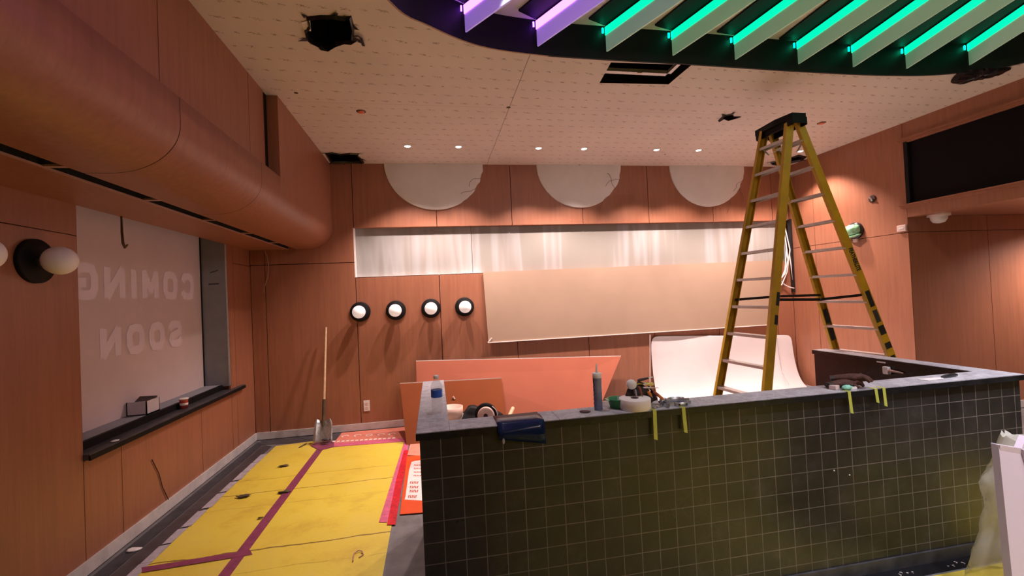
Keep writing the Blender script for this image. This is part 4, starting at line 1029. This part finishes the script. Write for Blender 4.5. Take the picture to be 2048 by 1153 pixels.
# metal pieces
def bracket(p, r_, hgt, a0, a1, rot, lab):
    t = empty('metal_bracket', p, lab, 'bracket', 'steel brackets on the half wall')
    N = 16; vs = []
    for k in range(N + 1):
        a = a0 + (a1 - a0) * k / N; q = Vector((r_ * math.cos(a), r_ * .62 * math.sin(a), 0)); q.rotate(Matrix.Rotation(rot, 3, 'Z'))
        vs += [p + q, p + q + Vector((0, 0, hgt))]
    m = MB().add(vs, [(2 * k, 2 * k + 2, 2 * k + 3, 2 * k + 1) for k in range(N)], 0, True); o = m.build('band', 'steel', t); o.modifiers.new('thick', 'SOLIDIFY').thickness = .002
    for vv in (vs[0], vs[-2]):
        d = (vv - p).normalized(); MB().beam(vv + Vector((0, 0, hgt * .5)), vv + d * .028 + Vector((0, 0, hgt * .5)), (0, 0, hgt * .8), (0, .002, 0)).build('tab', 'steel', t)
    for aa in (.35, .65):
        k = int(N * aa); q = (vs[2 * k] + vs[2 * k + 1]) / 2; d = Vector((q.x - p.x, q.y - p.y, 0)).normalized()
        MB().lathe([(.0045, .0), (.0055, .003), (.0005, .004)], q + d * .001, d, n=12).build('rivet', 'satin', t)
bracket(Vector((1.325, 2.31, H + .001)), .052, .034, -.3, PI + .4, .1, 'curved steel bracket band, the tallest of the loose ones right of the tape roll')
bracket(Vector((1.335, 2.275, H + .001)), .040, .022, PI, 2 * PI + .2, 0, 'low curved steel bracket in front of the tall one')
bracket(Vector((1.262, 2.33, H + .001)), .030, .030, .2, PI + .9, .4, 'small steel bracket between the tape roll and the tall bracket')
for i, (x_, y_, an, lab) in enumerate(((1.19, 2.275, .3, 'flat steel clip lying beside the tape roll'), (1.225, 2.29, -.5, 'flat steel clip crossing the first one'), (1.255, 2.27, .9, 'flat steel clip nearest the curved brackets'))):
    T = Matrix.Translation((x_, y_, H)) @ Matrix.Rotation(an, 4, 'Z')
    t = empty('steel_clip', (x_, y_, H), lab, 'clip', 'steel clips on the half wall')
    MB().box((-.03, -.008, .001), (.03, .008, .003), T=T).box((.028, -.008, .001), (.03, .008, .016), T=T).box((-.03, -.008, .001), (-.028, .008, .014), T=T).build('plate', 'steel', t)
    MB().lathe([(.0035, .003), (.0035, .0055), (.0005, .006)], T @ Vector((0, 0, 0)), n=10).build('screw', 'satin', t)
# yellow-green tapes over the edge
tl_ = ['leftmost, beside the joint tape roll', 'second from the left, under the steel brackets', 'third from the left, below the mint plastic piece', 'left one of the pair right of the gloves', 'right one of the pair right of the gloves']
for (px, pb, slant), lab in zip(((1311, 880, -.002), (1371, 866, .006), (1703, 827, .010), (1755, 806, .008), (1771, 813, .006)), tl_):
    zb = at(px, pb, 1, 2.228).z; x_ = at(px, pb - 10, 1, 2.228).x; wd = .021
    t = empty('tape_strip', (x_, 2.228, zb), 'yellow-green tape hanging over the half wall, ' + lab, 'tape', 'yellow-green tape strips on the half wall')
    MB().slab([(x_ - slant - wd / 2, 2.228, H + .001), (x_ - slant + wd / 2, 2.228, H + .001), (x_ + wd / 2, 2.226, zb - .004), (x_ - wd / 2, 2.226, zb + .004)], (0, .0015, 0)).build('hanging_end', 'greentape', t)
    MB().box((x_ - slant - wd / 2, 2.228, H + .0002), (x_ - slant + wd / 2, 2.27, H + .0015)).build('stuck_end', 'greentape', t)
# gloves
def glove(c, rot, lab, seed, flip=1):
    t = empty('work_glove', c, lab, 'glove', 'brown work gloves'); r = random.Random(seed); T = Matrix.Translation(c) @ Matrix.Rotation(rot, 4, 'Z')
    m = MB()
    m.tube([T @ Vector(q) for q in ((-.085, 0, .022), (-.05, 0, .026), (-.01, 0, .030), (.03, .002, .030), (.045, .002, .026))], [.030, .032, .038, .040, .030], n=18, flat=.62)
    for k, (yo, L) in enumerate(((-.030, .052), (-.010, .066), (.011, .062), (.030, .046))):
        b0 = Vector((.03, yo, .030)); pts = [b0, b0 + Vector((L * .35, yo * .15, .012)), b0 + Vector((L * .72, yo * .3, .0 + r.uniform(-.004, .004))), b0 + Vector((L, yo * .35 + r.uniform(-.006, .006), -.016))]
        m.tube([T @ q for q in pts], [.0125, .0125, .0115, .0085], n=12)
    b0 = Vector((-.02, -.03 * flip, .025)); m.tube([T @ b0, T @ (b0 + Vector((.025, -.02 * flip, .0))), T @ (b0 + Vector((.055, -.024 * flip, -.008)))], [.014, .013, .009], n=12)
    m.build('glove_shell', 'glove', t)
    MB().tube([T @ Vector((-.108, 0, .018)), T @ Vector((-.082, 0, .022))], [.032, .030], n=18, flat=.55).build('cuff', 'leather', t)
glove(Vector((2.46, 2.315, H + .0)), -.18, 'brown knit work glove on the half wall, the lower one', 2)
glove(Vector((2.505, 2.31, H + .030)), -.75, 'brown knit work glove lying across the other with fingers over the edge', 5, -1)
p = Vector((2.415, 2.262, H))
t = empty('tape_dispenser', p, 'mint green and white plastic dispenser in front of the gloves', 'dispenser')
MB().ball(p + Vector((0, 0, .016)), .03, sq=(1.1, .6, .5), bumpy=.15, seed=4).build('shell', 'mint', t)
MB().box((.015, -.012, .0), (.06, .014, .020), T=Matrix.Translation(p)).build('body', 'whiteplastic', t, bevel=.004)
MB().lathe([(.006, -.004), (.015, -.004), (.015, .004), (.006, .004)], p + Vector((.03, -.006, .018)), (0, 1, 0), n=20).build('reel', 'satin', t)
p = Vector((2.365, 2.30, H)); o = MB().box((-.022, -.02, 0), (.022, .02, .026), T=Matrix.Translation(p) @ Matrix.Rotation(.3, 4, 'Z')).build('plastic_block', 'pinkwhite', origin=p, bevel=.004); tag(o, 'small pale pink plastic block left of the gloves', 'block')
# putty knife
p = Vector((3.17, 2.315, H + .002))
t = empty('putty_knife', p, 'broad white-bladed putty knife with black handle near the right corner of the half wall', 'putty knife')
MB().slab([(3.03, 2.34, H + .002), (3.045, 2.285, H + .002), (3.17, 2.295, H + .002), (3.20, 2.312, H + .002), (3.20, 2.325, H + .002), (3.17, 2.342, H + .002)], (0, 0, .002)).build('blade', 'whiteplastic', t)
MB().tube([(3.195, 2.319, H + .008), (3.23, 2.321, H + .012), (3.30, 2.326, H + .013), (3.325, 2.328, H + .011)], [.007, .011, .012, .008], n=12).build('handle', 'satin', t)
# plug and scrap on inner side of right arm
p = at(1777, 741, 0, 3.588)
t = empty('wall_bracket', p, 'small white plug with dusty pink lead on the inner face of the right arm', 'plug')
MB().box((-.035, -.022, -.03), (.0, .022, .03), T=Matrix.Translation(p)).build('plug_body', 'whiteplastic', t, bevel=.005)
MB().tube([p + Vector((-.02, -.02, .0)), p + Vector((-.03, -.06, .003)), p + Vector((-.01, -.12, -.004))], [.012, .010, .005], n=8).build('lead', 'dullpink', t)
p = at(1762, 725, 0, 3.58); o = MB().box((-.003, -.035, -.005), (.002, .035, .005), T=Matrix.Translation(p)).build('white_tag', 'whiteplastic', origin=p); tag(o, 'thin white tag under the cap of the right arm', 'tag')

# ================================================================== INSIDE THE HALF WALL
CZ = .012
BY = 4.95
p = Vector((at(903, 812, 1, BY).x, BY, .0))
t = empty('bucket', p, 'cream plastic bucket inside the half wall beside the left arm', 'bucket')
zt = at(905, 814, 1, BY).z; q = .116
MB().lathe([(.0005, .002), (q * .78, .002), (q * .90, zt * .62), (q * 1.0, zt * .64), (q * 1.0, zt * .70), (q * .93, zt * .72), (q * .95, zt * .82), (q * 1.06, zt * .84), (q * 1.08, zt), (q * 1.0, zt), (q * .85, zt * .4), (.0005, zt * .35)], p, n=40).build('tub', 'bucket', t)
MB().tube([p + Vector((q * 1.05 * math.cos(a), -.02 - .09 * math.sin(a), zt * .86 - .07 * math.sin(a))) for a in [PI * k / 12 for k in range(13)]], .0028, n=6).build('wire_handle', 'alu', t)
RY = 4.92; rr_ = .128
cc = at(973, 831, 1, RY)
t = empty('cable_reel', (cc.x, RY, 0), 'pale pink reel with black rim standing on edge before the leaning boards', 'reel')
ax_ = (-.35, -1, .05)
MB().lathe([(.09, -.012), (rr_, -.012), (rr_, .014), (.09, .014)], cc + Vector((.0, .03, 0)), ax_, n=52).build('rim', 'black', t)
MB().lathe([(.024, .0), (.090, .0), (.095, .010), (.095, .032), (.086, .042), (.024, .038)], cc, ax_, n=48).build('face', 'spool', t)
MB().lathe([(.0005, .02), (.024, .02), (.024, .042)], cc, ax_, n=20).build('hub', 'darkcore', t)
MB().tube([cc + Vector((.118 * math.cos(a), -.03, .118 * math.sin(a))) for a in [-.5 + 1.5 * k / 10 for k in range(11)]], .008, n=7, flat=.5).build('pale_arc', 'print', t)
t = empty('dark_lump', (.42, 5.13, 0), 'matt black lump standing in for the shade between the bucket and the leaning boards', 'bag')  # black lump added to give the dark shade around the reel
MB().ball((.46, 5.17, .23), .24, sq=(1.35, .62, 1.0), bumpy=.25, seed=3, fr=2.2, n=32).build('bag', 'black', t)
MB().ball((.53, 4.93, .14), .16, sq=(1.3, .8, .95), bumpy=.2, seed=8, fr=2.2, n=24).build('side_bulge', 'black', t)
b_ = at(1026, 817, 1, 5.35); a = Vector((b_.x - .42, 4.55, .03))
o = MB().tube([a, a.lerp(b_, .5), b_], .024, n=10).build('wooden_stick', 'pickwood', origin=a); tag(o, 'short pale wooden stick poking up behind the smoked blue plastic offcut', 'stick')
yd = 5.5
while at(907, 797, 1, yd).z > (yd - 5.5) / .52 * tl.z: yd += .005
o = MB().tube([at(906, 794, 1, yd - .008), at(909, 799, 1, yd - .008)], .012, n=7).build('putty_dab', 'pinkwhite', origin=at(907, 797, 1, yd)); tag(o, 'small pale dab on the brown board above the bucket', 'dab')

# ================================================================== LOWER RIGHT CORNER
YP = 1.7
t = empty('foam_board', at(1975, 1100, 1, YP), 'large mauve grey panel with a ridge standing at the lower right corner', 'panel')
q = [at(1997, 890, 1, YP), at(2043, 898, 1, YP), at(2040, 1500, 1, YP), at(1890, 1480, 1, YP)]
q[2].z = .02; q[3].z = .02
q[3].x = at(1950, 1150, 1, YP).x - (at(1997, 890, 1, YP).x - at(1950, 1150, 1, YP).x) * .55; q[2].x = at(2043, 1150, 1, YP).x - .03
for v_ in q[2:]: v_.y -= .22
MB().slab(q, (.0, .03, 0)).build('main_face', 'mauve', t, bevel=.003)
e = [q[1] + Vector((.002, 0, 0)), q[1] + Vector((.30, .16, -.02)), q[2] + Vector((.30, .16, 0)), q[2] + Vector((.002, 0, 0))]
MB().slab(e, (0, .03, 0)).build('side_face', 'mauve', t)
MB().beam(q[1] + Vector((-.004, -.008, 0)), q[2] + Vector((-.004, -.008, 0)), (.014, 0, 0), (0, .012, 0)).build('ridge', 'mauve', t)
MB().slab([q[0] + Vector((0, -.002, 0)), q[1] + Vector((0, -.002, 0)), q[1] + Vector((.0, -.004, -.05)), q[0] + Vector((-.002, -.004, -.05))], (0, -.003, 0)).build('top_lip', 'mauve', t)
t = empty('plastic_bag', (3.1, 1.98, 0), 'crumpled clear plastic bag slumped behind the mauve panel', 'bag')
b = MB(); N = 30; vs = []
for i in range(22):
    f = i / 21; z = .02 + .80 * f
    rx = .26 * (1 - .55 * f ** 2) + .03 * math.sin(f * 11); ry = .15 * (1 - .4 * f)
    for k in range(N):
        a = 2 * PI * k / N; dv = Vector((math.cos(a), math.sin(a), f * 3)); q_ = 1 + .20 * noise.noise(dv * 2.0 + Vector((3, 1, 7))) + .05 * noise.noise(dv * 7)
        vs.append((3.16 + .10 * f + rx * q_ * math.cos(a), 1.97 + ry * q_ * math.sin(a), z + .03 * noise.noise(dv * 3)))
b.add(vs, [(i * N + k, i * N + (k + 1) % N, (i + 1) * N + (k + 1) % N, (i + 1) * N + k) for i in range(21) for k in range(N)], 0, True)
b.add(vs[-N:], [tuple(range(N))], 0, True)
b.build('bag', 'bag', t)
